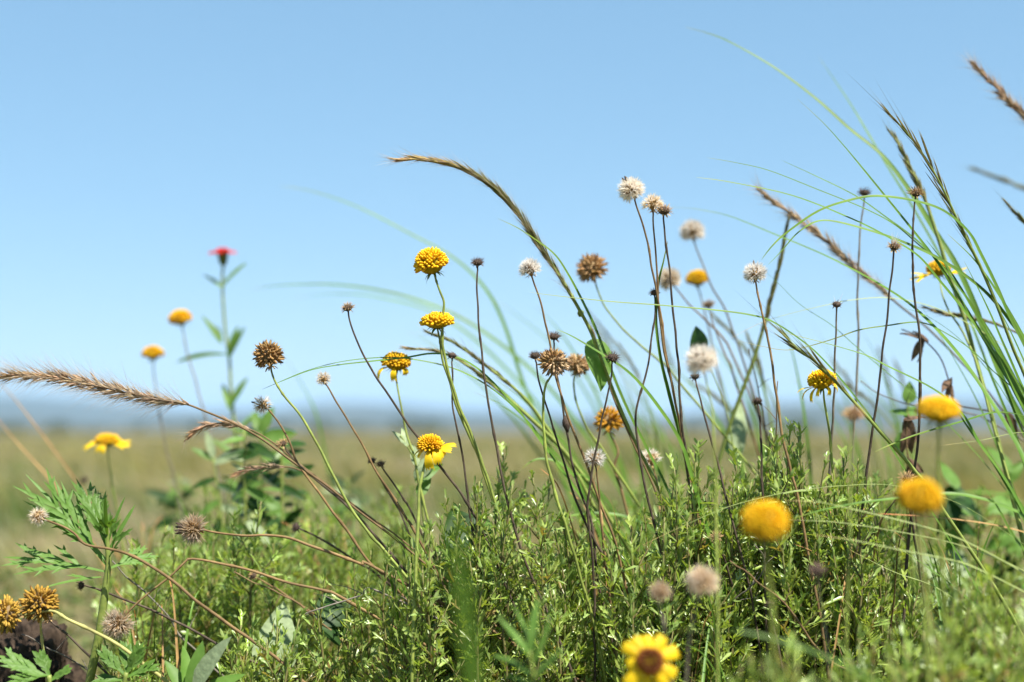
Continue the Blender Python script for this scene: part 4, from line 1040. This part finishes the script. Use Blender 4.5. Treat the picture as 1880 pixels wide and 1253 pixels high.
TOP = [(540, 1110), (600, 1050), (640, 1020), (690, 1000), (740, 965), (790, 960), (835, 915), (870, 868), (905, 826), (935, 832), (975, 872), (1005, 890), (1040, 925), (1090, 960), (1140, 955), (1185, 920), (1220, 870), (1255, 822), (1300, 805), (1345, 838), (1385, 818), (1420, 795), (1455, 805), (1500, 836), (1550, 836), (1610, 850), (1660, 875), (1700, 910), (1740, 955), (1800, 1010)]
rh = random.Random(3)
H = [('bushy herb at the left end of the sharp green mass, under the horizontal brown stem', 560, 700, .84, .98, 34),
     ('bushy herb in front of the round dark leaf left of the ragged daisy stem', 690, 800, .83, .97, 36),
     ('tall feathery herb whose tips rise beside the black shrunken head stem', 800, 890, .84, .96, 36),
     ('tall herb left of the open gap, crossed by the dark straight stem', 880, 985, .84, .96, 44),
     ('low herb below the open gap in the middle, crossed by several dark stems', 985, 1110, .84, .98, 40),
     ('herb rising on the right side of the gap behind the smaller blurred tan puff', 1100, 1215, .84, .98, 40),
     ('tall herb under the three tall seed stalks', 1205, 1310, .84, .97, 46),
     ('dense herb under the large blurred white puff and short dark bristly head', 1300, 1400, .84, .98, 46),
     ('dense herb behind the big blurred yellow ball, below the lone white puff', 1390, 1490, .85, .98, 46),
     ('dense herb below the tilted yellow flower', 1480, 1590, .85, .98, 46),
     ('herb left of the flower ball farthest right, crossed by pale thin blades', 1580, 1680, .86, 1.0, 40),
     ('last sharp herb at right where big pale leaves begin', 1670, 1790, .88, 1.02, 34)]
for lab, a, b_, d0, d1, n in H: herb(lab, a, b_, d0, d1, int(n * .58), TOP, rh, 300)
# softer ones behind, at left
TOP2 = [(180, 1075), (240, 1010), (300, 965), (340, 950), (420, 955), (470, 930), (520, 920), (580, 930), (640, 925), (700, 910), (760, 905)]
for lab, a, b_, d0, d1, n in [('soft herb behind the bent brown stem at lower left', 200, 320, .94, 1.15, 26), ('soft herb under the sideways grey brown puff', 310, 430, .94, 1.15, 28),
                              ('soft herb between the leafy dark plants and the pale downy leaf', 420, 540, .94, 1.15, 28), ('soft herb behind the small purplish dark head', 530, 660, 1.0, 1.25, 26),
                              ('soft herb behind the long slanting brown stems left of centre', 650, 790, 1.05, 1.3, 24)]:
    herb(lab, a, b_, d0, d1, n, TOP2, rh, 190)
TOP3 = [(150, 1200), (220, 1165), (420, 1110), (480, 1060), (560, 1100), (700, 1130)]
herb('sharp low herb at the bottom beside the smooth pointed leaves', 400, 560, .84, .92, 26, [(400, 1190), (440, 1150), (480, 1160), (560, 1110)], rh, 120)
herb('low herb at the bottom under the drooping grey bristly head', 190, 320, .85, .95, 16, [(180, 1185), (320, 1185)], rh, 100)
# very soft ones close to the lens at bottom right and bottom centre
herb('very soft herb close to the lens in the bottom right corner', 1700, 1900, .64, .78, 24, [(1700, 1110), (1760, 1060), (1830, 1040), (1900, 1060)], rh, 200)
herb('very soft low herb close to the lens right of the blurred facing daisy', 1530, 1720, .64, .74, 16, [(1480, 1230), (1560, 1200), (1640, 1150), (1720, 1110)], rh, 140)
herb('very soft sprigs close to the lens beneath the big blurred yellow ball', 1330, 1500, .60, .68, 8, [(1330, 1210), (1400, 1190), (1500, 1225)], rh, 90)

# softer growth seen through the gap and behind the herb bank
TOP4 = [(980, 960), (1100, 930), (1200, 900), (1400, 880), (1600, 880), (1750, 900), (1890, 930)]
for lab, a, b_, d0, d1, n in [('soft herb seen through the gap behind the dark stems', 1000, 1200, 1.05, 1.3, 22), ('soft herb behind the tilted yellow flower stem', 1440, 1640, 1.08, 1.3, 20), ('soft herb behind the blurred flower ball farthest right', 1630, 1890, 1.05, 1.35, 26)]:
    herb(lab, a, b_, d0, d1, n, TOP4, rh, 160)
# bare dry stems tangled through the low growth
def dry(label, px, d, st, rmm, side=()):
    r = random.Random(len(label) * 7 + px[0][0]); sm = smooth(stem_to_ground(px_path(px, d, d + .02)), 5); base = sm[-1].copy()
    t = thing('dry_stem', label, 'stem', base, 'bare dry stems')
    for i in range(1, len(sm) - 1): sm[i] = sm[i] + Vector((mnoise.noise(sm[i] * 70) * .0014, 0, mnoise.noise(sm[i] * 70 + Vector((5, 5, 5))) * .0012))
    mb = MB(); n = len(sm); mb.tube([p - base for p in sm], [rmm / 1000 * (.5 + .5 * i / n) * r.uniform(.9, 1.15) for i in range(n)], 6, [jcol((1, 1, 1), .25, r) for _ in range(n)])
    mb.build('stem', M[st], t)
    for k in range(3):
        q = sm[int(n * (.25 + .2 * k))]; e = q + Vector((r.uniform(-1, 1), r.uniform(-.5, .5), r.uniform(.2, 1))).normalized() * r.uniform(.008, .022)
        sb = MB(); sb.tube(smooth([q - base, q.lerp(e, .5) - base + Vector((0, 0, .001)), e - base], 3), [rmm / 1000 * .45, rmm / 1000 * .4, rmm / 1000 * .35, rmm / 1000 * .3, rmm / 1000 * .25, rmm / 1000 * .2, rmm / 1000 * .12], 5)
        sb.build('twig', M[st], t)
for a in [('grey dry stem crossing from the lobed weed down to the pointed leaves', [(206, 1030), (250, 1075), (290, 1110), (330, 1165), (380, 1215), (430, 1262)], .9, 'stemgrey', .9),
          ('thin straw running from the clod to the bottom edge', [(40, 1165), (90, 1190), (150, 1225), (200, 1262)], .88, 'stemgrey', .8),
          ('brown dry stem slanting under the horizontal brown stem at left', [(430, 1050), (480, 1075), (540, 1105), (600, 1150), (660, 1200)], .9, 'stembrown', .8),
          ('pale dry stem low in front of the dark rounded leaf', [(560, 1128), (610, 1110), (660, 1095), (712, 1092)], .86, 'stemgrey', .8),
          ('curved dead twig low in the herb left of centre', [(782, 1090), (800, 1118), (830, 1145), (860, 1160), (900, 1165)], .85, 'stembrown', .8),
          ('dark dead stem climbing to the right behind the big blurred yellow ball', [(1655, 905), (1620, 950), (1590, 1000), (1560, 1045), (1540, 1100)], .87, 'stemdark', .8),
          ('looping grey dead stem under the big blurred yellow ball', [(1385, 1000), (1402, 1025), (1395, 1060), (1370, 1085), (1340, 1110)], .84, 'stemgrey', .7),
          ('long dark dead stem sagging across the herb at lower right', [(1340, 1030), (1400, 1075), (1450, 1120), (1490, 1180), (1530, 1215), (1580, 1245)], .82, 'stembrown', .9),
          ('brown dead twig upright through the herb left of the flower ball farthest right', [(1662, 955), (1652, 1000), (1645, 1050), (1640, 1100)], .87, 'stembrown', .6),
          ('thin brown stem rising behind the short bristly head', [(1428, 700), (1424, 760), (1428, 820), (1440, 900)], .9, 'stembrown', .6),
          ('thin dark stem leaning left out of the herb near the lone white puff', [(1375, 640), (1390, 700), (1402, 770), (1410, 850)], .97, 'stemdark', .6),
          ('two-pronged dry stem behind the right-hand blades', [(1580, 700), (1640, 735), (1700, 745), (1780, 760), (1860, 800)], .98, 'stemgrey', .7)]:
    dry(*a)

TOP5 = [(240, 985), (330, 940), (400, 905), (470, 895), (540, 900), (620, 920), (700, 925), (780, 920)]
for lab, a, b_, d0, d1, n in [('faint soft herb behind the lobed weed and bent stem', 250, 380, 1.25, 1.5, 18), ('faint soft herb at the foot of the red flower', 370, 500, 1.2, 1.5, 24),
                              ('faint soft herb under the sharp brown globe stem', 490, 620, 1.2, 1.5, 22), ('faint soft herb left of the tall feathery herb', 610, 770, 1.2, 1.55, 22)]:
    herb(lab, a, b_, d0, d1, n, TOP5, rh, 130)
# ------------------------------------------------------------------ broad-leaved plants
def heart_leaf(L, wd, r, mt, cup=.2, pt=1.0):
    """ovate leaf with a folded midrib, undulating margin"""
    mb = MB(); ns, nc = 10, 6; vs = []; fs = []; cs = []
    for i in range(ns + 1):
        t = i / ns
        wv = wd * (math.sin(math.pi * t ** .72) ** .85) * (1 - .12 * t) + wd * .015
        for j in range(nc + 1):
            u = j / nc * 2 - 1
            x = L * t - abs(u) ** 1.5 * L * .09 * (1 - t) * 2
            vs.append(Vector((x, u * wv, abs(u) * wv * cup + .03 * L * math.sin(t * 5 + u * 3) - L * .22 * t * t + r.uniform(-1, 1) * L * .006)))
            cs.append(tuple(1.18 if abs(u) < .01 else .97 + .06 * ((i + j) % 2) for _ in range(3)))
    for i in range(ns):
        for j in range(nc):
            a = i * (nc + 1) + j; fs.append((a, a + 1, a + nc + 2, a + nc + 1))
    mb.add(vs, fs, cs)
    return mb.mesh('leaf', M[mt])

def leafy(name, label, cat, px, d, leaves, stem='stemgreen', rad=.001, seed=1, d1=None, shape='heart', mt='leaf', wr=.36):
    """stalk along px with leaves given as (from x,y, to x,y, depth shift, roll[, material])"""
    r = random.Random(seed)
    pts = stem_to_ground(px_path(px, d, d1 or d)); sm = smooth(pts, 4); base = sm[-1].copy()
    t = thing(name, label, cat, base)
    loc = [p - base for p in sm]
    mb = MB(); mb.tube(loc, [rad * (.6 + .4 * i / len(loc)) for i in range(len(loc))], 6); mb.build('stem', M[stem], t)
    for lf in leaves:
        x, y, tx, ty, dy, roll = lf[:6]; m_ = lf[6] if len(lf) > 6 else mt
        a = at(x, y, d); v = at(tx, ty, d) + Vector((0, dy, 0)) - a
        q = min(sm, key=lambda p: (p - a).length)
        pt = MB()
        if (q - a).length > .002:
            pt.tube(smooth([q - base, (q - base).lerp(a - base, .5) + Vector((0, 0, .002)), a - base], 3), .0005, 5); pt.build('leaf_stalk', M[stem], t)
        L = v.length
        me = heart_leaf(L, L * wr * r.uniform(.9, 1.1), r, m_) if shape == 'heart' else lance_leaf(L, L * wr * .45, r.uniform(0, .4), r, .3, m_, base_w=.2)
        place_leaf(t, me, a - base, v, Vector((.1, -.9, .45)), roll)
    return t

# vine on the arching grass: large hanging leaf, bud
vt = leafy('vine', 'climbing vine with a hanging heart-shaped green leaf on the arching grass', 'vine',
      [(1066, 574), (1078, 592), (1090, 612), (1098, 640), (1106, 668), (1128, 735), (1165, 820), (1205, 905)], .915,
      [(1094, 634, 1110, 712, -.012, -.35, 'leaf')], stem='stembrown', rad=.0007, wr=.38, seed=3)
bb = MB(); bb.bud(at(1066, 582, .91) - vt.location, Vector((0, -.2, 1)).normalized(), .0045, .0022, 8, (1.4, 1.2, 1.2)); bb.build('bud', M['bract'], vt)
leafy('vine', 'round dark green leaf on a thin stalk behind the large blurred white puff', 'vine',
      [(1290, 650), (1310, 690), (1335, 760), (1350, 850)], .99, [(1288, 645, 1274, 596, .008, -.9, 'leafdark')], rad=.0006, wr=.42, seed=4)
leafy('broadleaf_plant', 'round dark green leaf among the herb at the foot of the black shrunken head stem', 'plant',
      [(850, 1010), (858, 1060), (866, 1130)], .90, [(862, 1000, 830, 930, .01, .1, 'leafdark'), (858, 1010, 876, 930, .025, -.2)], rad=.0009, wr=.5, seed=5)
leafy('broadleaf_plant', 'dark rounded leaf in shade behind the herb at lower left of centre', 'plant',
      [(612, 1130), (622, 1160), (634, 1220)], .92, [(622, 1140, 590, 1085, .01, .1, 'leafdark'), (628, 1165, 590, 1140, -.01, .4, 'leafdark')], rad=.0009, wr=.55, seed=6)
leafy('broadleaf_plant', 'pale downy wrinkled leaf near the bottom, left of the herb mass', 'plant',
      [(500, 1225), (506, 1245), (512, 1290)], .90, [(498, 1230, 520, 1108, .005, .2, 'leafpale'), (500, 1220, 470, 1190, .02, -.3, 'leafpale')], rad=.0012, wr=.36, seed=7)
leafy('broadleaf_plant', 'blurred plant with big whitish leaves beside the last sharp herb at right', 'plant',
      [(1740, 1060), (1745, 1120), (1750, 1200)], 1.08, [(1740, 1060, 1690, 1010, .02, .2, 'leafpale'), (1742, 1065, 1775, 1000, .02, -.3, 'leafpale'), (1744, 1090, 1700, 1100, -.02, .5, 'leafpale'), (1744, 1100, 1790, 1085, .0, -.3, 'leafpale'), (1748, 1120, 1720, 1160, .0, .2)], rad=.0012, wr=.42, seed=8)
leafy('broadleaf_plant', 'blurred pale leaf standing behind the tall herb below the lone white puff', 'plant',
      [(1352, 830), (1354, 860), (1358, 920)], 1.06, [(1352, 825, 1368, 725, .01, .2, 'leafpale'), (1350, 830, 1340, 780, .03, -.5)], rad=.0009, wr=.18, seed=9)
leafy('broadleaf_plant', 'dark leafy plant behind the blurred flower ball farthest right', 'plant',
      [(1752, 900), (1756, 950), (1760, 1020)], 1.10, [(1752, 900, 1728, 960, -.02, .4, 'leafdark'), (1753, 905, 1790, 950, -.03, -.3, 'leafdark'), (1754, 930, 1720, 985, .0, .1, 'leafdark'), (1752, 890, 1745, 840, .02, .3), (1756, 960, 1800, 985, 0, .2, 'leafdark'), (1756, 975, 1735, 1020, 0, .2), (1757, 940, 1805, 915, .03, -.3)], rad=.0011, wr=.28, seed=10)
leafy('broadleaf_plant', 'blurred green leafy plant at the right edge below the long blades', 'plant',
      [(1850, 860), (1852, 930), (1856, 1020), (1860, 1100)], 1.15, [(1850, 860, 1830, 810, .02, .3), (1850, 880, 1885, 845, .0, .3), (1852, 920, 1800, 935, -.02, .1), (1852, 940, 1905, 930, .02, -.1), (1854, 980, 1805, 1010, .0, .2), (1855, 1000, 1905, 1020, -.02, .2), (1856, 1030, 1815, 1075, 0, .1, 'leafdark'), (1858, 1060, 1900, 1085, 0, .1)], rad=.0012, wr=.28, seed=11)
leafy('broadleaf_plant', 'blurred leafy sprig with upright pods right of the peach blurred head', 'plant',
      [(1668, 735), (1664, 770), (1660, 820), (1662, 880), (1668, 950)], 1.02, [(1666, 760, 1640, 748, .01, .3), (1666, 765, 1690, 740, .01, -.3), (1662, 800, 1640, 830, 0, .2), (1662, 790, 1690, 810, 0, .2, 'deadleaf'), (1668, 735, 1672, 700, 0, 0)], rad=.0009, wr=.36, seed=12)
# dark leafy plants in the soft left middle ground
leafy('broadleaf_plant', 'soft dark leafy plant left of the long slanting stems, under the peach bud', 'plant',
      [(478, 795), (480, 840), (484, 900), (488, 960), (492, 1040)], 1.18, [(478, 800, 430, 790, .01, .3), (479, 805, 545, 792, .0, .2), (480, 830, 420, 845, 0, .1, 'leafdark'), (481, 835, 540, 850, -.01, .2), (482, 860, 430, 900, 0, .2, 'leafdark'), (483, 870, 535, 905, .0, .1, 'leafdark'), (484, 900, 440, 950, .01, .1, 'leafdark'), (485, 910, 530, 950, -.01, -.2), (487, 940, 450, 985, 0, .2, 'leafdark'), (487, 945, 525, 985, .01, .1, 'leafdark'), (478, 795, 500, 745, 0, 0), (478, 795, 460, 750, .01, 0)], rad=.0014, seed=13, shape='lance', wr=.42)
leafy('broadleaf_plant', 'soft leafy plant with pale narrow leaves below the red flower', 'plant',
      [(392, 840), (400, 900), (408, 960), (414, 1030)], 1.15, [(392, 845, 350, 822, 0, .2), (393, 850, 440, 830, 0, .2, 'leafpale'), (396, 880, 350, 895, 0, .3, 'leafdark'), (398, 890, 445, 905, 0, .1, 'leafdark'), (402, 920, 360, 950, 0, .1), (403, 930, 450, 940, 0, .4, 'leafpale'), (406, 955, 380, 1005, 0, .2, 'leafdark'), (407, 965, 440, 1010, 0, .2), (392, 840, 378, 790, 0, 0, 'leafpale')], rad=.0013, seed=14, shape='lance', wr=.34)
leafy('broadleaf_plant', 'slender plant with a pale bell-like bud and upright leaves left of the ragged orange daisy', 'plant',
      [(735, 800), (748, 820), (762, 850), (770, 890), (776, 940)], .93, [(744, 812, 722, 790, .0, .2, 'leafpale'), (746, 815, 738, 782, .005, .3, 'leafpale'), (768, 872, 808, 822, .0, .3, 'leafpale'), (770, 880, 812, 846, .01, -.2), (764, 850, 756, 810, .01, .1, 'leafpale'), (772, 905, 790, 860, .01, 0)], 'stemgreen', .0008, seed=15, wr=.2)
rb = random.Random(41)
for lab, px0, dd_, hh in [('soft dark green stalk with drooping leaves behind the sideways grey brown puff', 452, 1.08, 215), ('soft leafy stalk behind the small purplish dark head', 520, 1.1, 190),
                          ('faint leafy stalk right of the open daisy at far left', 330, 1.45, 130), ('faint leafy stalk behind the long slanting brown stems', 640, 1.4, 120)]:
    ls = []
    for k in range(22):
        y = 1010 - hh * (k / 21) ; s = 1 if k % 2 else -1
        ln = rb.uniform(26, 62)
        ls.append((px0 + s * 2, y, px0 + s * ln * .8 + rb.uniform(-12, 12), y + rb.uniform(-.9, .7) * ln * .8, rb.uniform(-.02, .02), rb.uniform(-.6, .6), rb.choice(('leaf', 'leafdark', 'leafdark', 'leafdark', 'leafpale'))))
    leafy('broadleaf_plant', lab, 'plant', [(px0 - 4, 1010 - hh - 10), (px0 - 2, 960), (px0, 1010), (px0 + 3, 1060)], dd_, ls, rad=.0011, seed=px0, shape='lance', wr=.32)
# smooth pointed leaves at the bottom left
leafy('broadleaf_plant', 'rosette of smooth pointed green leaves at the bottom left', 'plant',
      [(352, 1262), (354, 1290), (356, 1330)], .83, [(350, 1275, 422, 1163, -.01, -.5, 'leafpale'), (348, 1275, 372, 1178, .0, .2), (344, 1275, 330, 1188, .015, .7), (344, 1280, 296, 1215, .01, .3), (356, 1280, 452, 1238, .0, -.3), (340, 1285, 282, 1258, -.01, .4)], rad=.0018, seed=16, shape='lance', wr=.34)
leafy('broadleaf_plant', 'soft spray of narrow leaves close to the lens at bottom centre', 'plant',
      [(972, 1195), (980, 1240), (992, 1300)], .66, [(974, 1205, 918, 1128, .0, .3), (973, 1200, 986, 1092, .0, -.2), (976, 1220, 1022, 1128, .0, .7), (978, 1240, 905, 1196, .01, .6), (979, 1245, 1040, 1180, -.01, -.6), (972, 1200, 958, 1110, .02, 1.0), (984, 1262, 925, 1240, .01, .2)], rad=.0011, seed=17, shape='lance', wr=.17)

# the dead brown stalk at right
r = random.Random(9); dd = .98
t = leafy('dead_stalk', 'dead brown stalk with curled dry leaves behind the right-hand blades', 'plant',
      [(1655, 605), (1690, 620), (1725, 655), (1742, 700), (1752, 740), (1800, 752), (1850, 762), (1890, 800), (1920, 880)], dd,
      [(1690, 622, 1656, 606, 0, .6, 'deadleaf'), (1692, 628, 1672, 662, 0, .3, 'deadleaf'), (1694, 630, 1702, 664, .01, -.8, 'deadleaf'), (1740, 700, 1722, 716, -.01, .4, 'deadleaf'), (1744, 705, 1756, 738, 0, -.5, 'deadleaf'), (1745, 700, 1730, 745, 0, 1.2, 'deadleaf'), (1700, 625, 1685, 600, .01, .2, 'deadleaf'), (1850, 762, 1870, 800, 0, .4, 'deadleaf')], 'stemdark', .0007, 9, wr=.2)
leafy('dead_stalk', 'second dead stalk with hanging withered leaves beside the long dark stem', 'plant',
      [(1668, 760), (1664, 800), (1668, 850), (1676, 910), (1684, 970)], .96,
      [(1667, 775, 1672, 835, 0, .6, 'deadleaf'), (1666, 790, 1654, 838, 0, .1, 'deadleaf'), (1664, 770, 1700, 760, 0, -.6, 'deadleaf'), (1668, 850, 1712, 870, .01, .4, 'deadleaf'), (1670, 860, 1700, 905, .01, .4, 'deadleaf')], 'stembrown', .0007, 10, wr=.2)

# ------------------------------------------------------------------ lobed-leaf weed at left
def lobed_leaf(L, r, mt='leaf', pairs=4, wd=.0017):
    mb = MB(); n = 9
    mid = [Vector((L * i / (n - 1), 0, -L * .12 * (i / (n - 1)) ** 2)) for i in range(n)]
    mb.ribbon(mid, [wd * (.45 + .5 * math.sin(math.pi * i / (n - 1))) if i < n - 1 else wd * .1 for i in range(n)], Vector((0, 0, 1)), .3)
    for k in range(pairs):
        t = .25 + .6 * k / pairs; q = mid[int(t * (n - 1))]
        for s in (-1, 1):
            l = L * (.40 - .22 * abs(t - .45)) * r.uniform(.8, 1.15)
            d = Vector((.95, s * r.uniform(.35, .6), r.uniform(-.1, .3))).normalized()
            pt = [q + d * l * j / 5 + Vector((l * .10 * (j / 5) ** 2, 0, -l * .1 * (j / 5) ** 2)) for j in range(6)]
            mb.ribbon(pt, [wd * x for x in (.55, .95, 1.05, .9, .55, .06)], Vector((0, 0, 1)), .3)
            for j, ss in ((2, 1), (3, -1)):
                d2 = (d + Vector((-d.y, d.x, .1)) * ss * .7).normalized(); l2 = l * r.uniform(.22, .38)
                mb.ribbon([pt[j], pt[j] + d2 * l2 * .5, pt[j] + d2 * l2], [wd * .6, wd * .6, wd * .06], Vector((0, 0, 1)), .3)
    return mb.mesh('leaf', M[mt])

def weed():
    r = random.Random(31); d = .87
    px = [(196, 960), (197, 1000), (199, 1035), (195, 1070), (190, 1110), (183, 1160), (172, 1215), (163, 1260)]
    sm = smooth(stem_to_ground(px_path(px, d, d)), 4); base = sm[-1].copy()
    t = thing('lobed_weed', 'green weed with deeply lobed leaves and a thick stem at lower left', 'plant', base)
    mb = MB(); n = len(sm)
    mb.tube([p - base for p in sm], [.0011 + .0016 * min(1, i / (n * .5)) for i in range(n)], 8); mb.build('stem', M['stemgreen'], t)
    for (x, y, tx, ty, dy, roll) in [(197, 1040, 55, 862, .0, .1), (196, 1030, 76, 912, .01, -.2), (193, 1050, 4, 1008, .0, .1), (186, 1060, 105, 1062, -.02, .3),
                                     (197, 1010, 133, 872, .015, .4), (197, 1000, 160, 905, .02, -.5), (198, 1010, 185, 912, -.01, .8), (198, 1000, 222, 912, .0, -.4), (198, 1015, 245, 928, .0, .3),
                                     (198, 1030, 240, 966, -.015, -.2), (197, 985, 208, 918, -.02, .2), (196, 990, 176, 925, -.02, -.3), (199, 1045, 262, 1015, .03, .2)]:
        a = at(x, y, d); v = at(tx, ty, d) + Vector((0, dy, 0)) - a; L = v.length
        place_leaf(t, lobed_leaf(L, r, pairs=4 if L > .036 else 1, wd=.0009 + .0006 * min(1, L / .05)), a - base, v, Vector((.1, -.75, .65)), roll)
weed()
def low_weed(label, px, d, ls, seed):
    r = random.Random(seed); sm = smooth(stem_to_ground(px_path(px, d, d)), 3); base = sm[-1].copy()
    t = thing('lobed_weed', label, 'plant', base)
    mb = MB(); mb.tube([p - base for p in sm], .0014, 7); mb.build('stem', M['stemgreen'], t)
    for (x, y, tx, ty, dy, roll) in ls:
        a = at(x, y, d); v = at(tx, ty, d) + Vector((0, dy, 0)) - a; L = v.length
        place_leaf(t, lobed_leaf(L, r, pairs=3, wd=.0016), a - base, v, Vector((.1, -.75, .65)), roll)
low_weed('small lobed leaves in the bottom left corner before the dark clod', [(90, 1240), (92, 1262), (95, 1300)], .82,
         [(90, 1245, -6, 1196, 0, .1), (90, 1240, 22, 1242, -.01, .3), (92, 1245, 60, 1195, .01, -.2), (92, 1250, 130, 1225, .0, .1)], 4)
low_weed('lobed leaves at the bottom under the drooping grey bristly head', [(232, 1235), (228, 1260), (225, 1300)], .84,
         [(230, 1240, 180, 1190, 0, .1), (231, 1240, 262, 1180, 0, .3), (231, 1245, 290, 1215, 0, -.2), (230, 1250, 170, 1245, 0, .2), (231, 1238, 225, 1180, .01, .4)], 5)

# ------------------------------------------------------------------ dark clod of earth
def clod():
    c = at(14, 1190, .95); base = Vector((c.x, c.y, ground_z(c.x, c.y)))
    mb = MB(); nu, nv = 110, 70
    mb.ball(Vector((0, 0, 0)), 1, 1, 1, nu, nv)
    for i, v in enumerate(mb.v):
        p = Vector(v)
        k = 1 + .22 * mnoise.noise(p * 1.7) + .16 * mnoise.noise(p * 4 + Vector((4, 1, 2))) + .10 * abs(mnoise.noise(p * 9)) + .05 * mnoise.noise(p * 22)
        k += .09 * mnoise.noise(p * 14) + .06 * mnoise.noise(p * 30); h = Vector((p.x * .050, p.y * .045, p.z * .056)) * k
        mb.v[i] = Vector((h.x, h.y, max(h.z + .045, -.01)))
    o = mb.build('earth_clod', M['rock'], smooth_=True, loc=base)
    o['label'] = 'dark crumbly clod of earth in the bottom left corner'; o['category'] = 'clod'
clod()
# ------------------------------------------------------------------ uncountable low growth
def cover():
    r = random.Random(77); mb = MB()
    def tri_leaf(p, d, L, wd, c):
        n = Vector((r.uniform(-1, 1), r.uniform(-1, 1), 1)); s = d.cross(n).normalized() * wd
        mb.add([p, p + d * L * .45 - s, p + d * L + Vector((0, 0, -.15 * L)), p + d * L * .45 + s], [(0, 1, 2, 3)], c)
    # litter and low leaves under the herbs
    for i in range(15000):
        y = r.uniform(.45, 2.2); x = r.uniform(-.52, .52) * y
        p = Vector((x, y, ground_z(x, y) + r.random() ** 2 * .03))
        d = Vector((r.uniform(-1, 1), r.uniform(-1, 1), r.uniform(.1, 1.3))).normalized()
        k = r.random()
        c = jcol((1, 1, 1), .35, r) if k < .72 else jcol((2.2, 1.25, 1.7), .3, r)
        tri_leaf(p, d, r.uniform(.008, .026), r.uniform(.001, .0035), c)
    mb.build('ground_cover', M['cover'], None, 'stuff', False)
    mb = MB()
    # field grass thinning out into the distance
    for i in range(26000):
        y = 1.7 * (40 / 1.7) ** (r.random() ** .8); x = r.uniform(-.5, .5) * y
        cl = mnoise.noise(Vector((x * .9 + 5, y * .9, 1)))
        if cl < r.uniform(-.5, .25): continue
        h = r.uniform(.03, .11) * (1.0 + .8 * cl); wd = .0022 + .0009 * y
        p = Vector((x, y, ground_z(x, y) - .002)); d = Vector((r.uniform(-.7, .3), r.uniform(-.4, .4), 1)).normalized()
        k = mnoise.noise(Vector((x * .35, y * .35, 9))) + r.uniform(-.35, .35)
        c = jcol((1.15, 1.05, 1.1), .3, r) if k > .2 else jcol((2.5, 1.45, 1.8), .25, r)
        s = Vector((r.uniform(-1, 1), r.uniform(-1, 1), 0)).normalized() * wd
        mb.add([p - s, p + s, p + d * h + Vector((-.2 * h, 0, 0))], [(0, 1, 2)], c)
    mb.build('field_grass', M['cover'], None, 'stuff', False)
    mb = MB()
    # far scrub along the horizon, one soft mass
    for i in range(70):
        y = r.uniform(90, 420); x = r.uniform(-.5, .5) * y; s = r.uniform(.5, 1.7) * (y / 150) ** .5
        gz = -.02 - .6 * min(max(y - 60, 0) / 2000, 1)
        for k in range(70):
            a = r.uniform(0, 6.283); q = r.random() ** .5; hh = r.random()
            p = Vector((x + math.cos(a) * q * s * 1.3 * (1.1 - hh * .5), y + math.sin(a) * q * s, gz + hh * s * r.uniform(.5, 1)))
            d = Vector((r.uniform(-1, 1), r.uniform(-1, 1), r.uniform(-.2, 1))).normalized()
            e = d.orthogonal().normalized() * s * .12
            mb.add([p - e, p + d * s * .3, p + e, p - d * s * .15], [(0, 1, 2, 3)], jcol((.55, .5, .6), .3, r))
    mb.build('far_scrub', M['cover'], None, 'stuff', False)
cover()
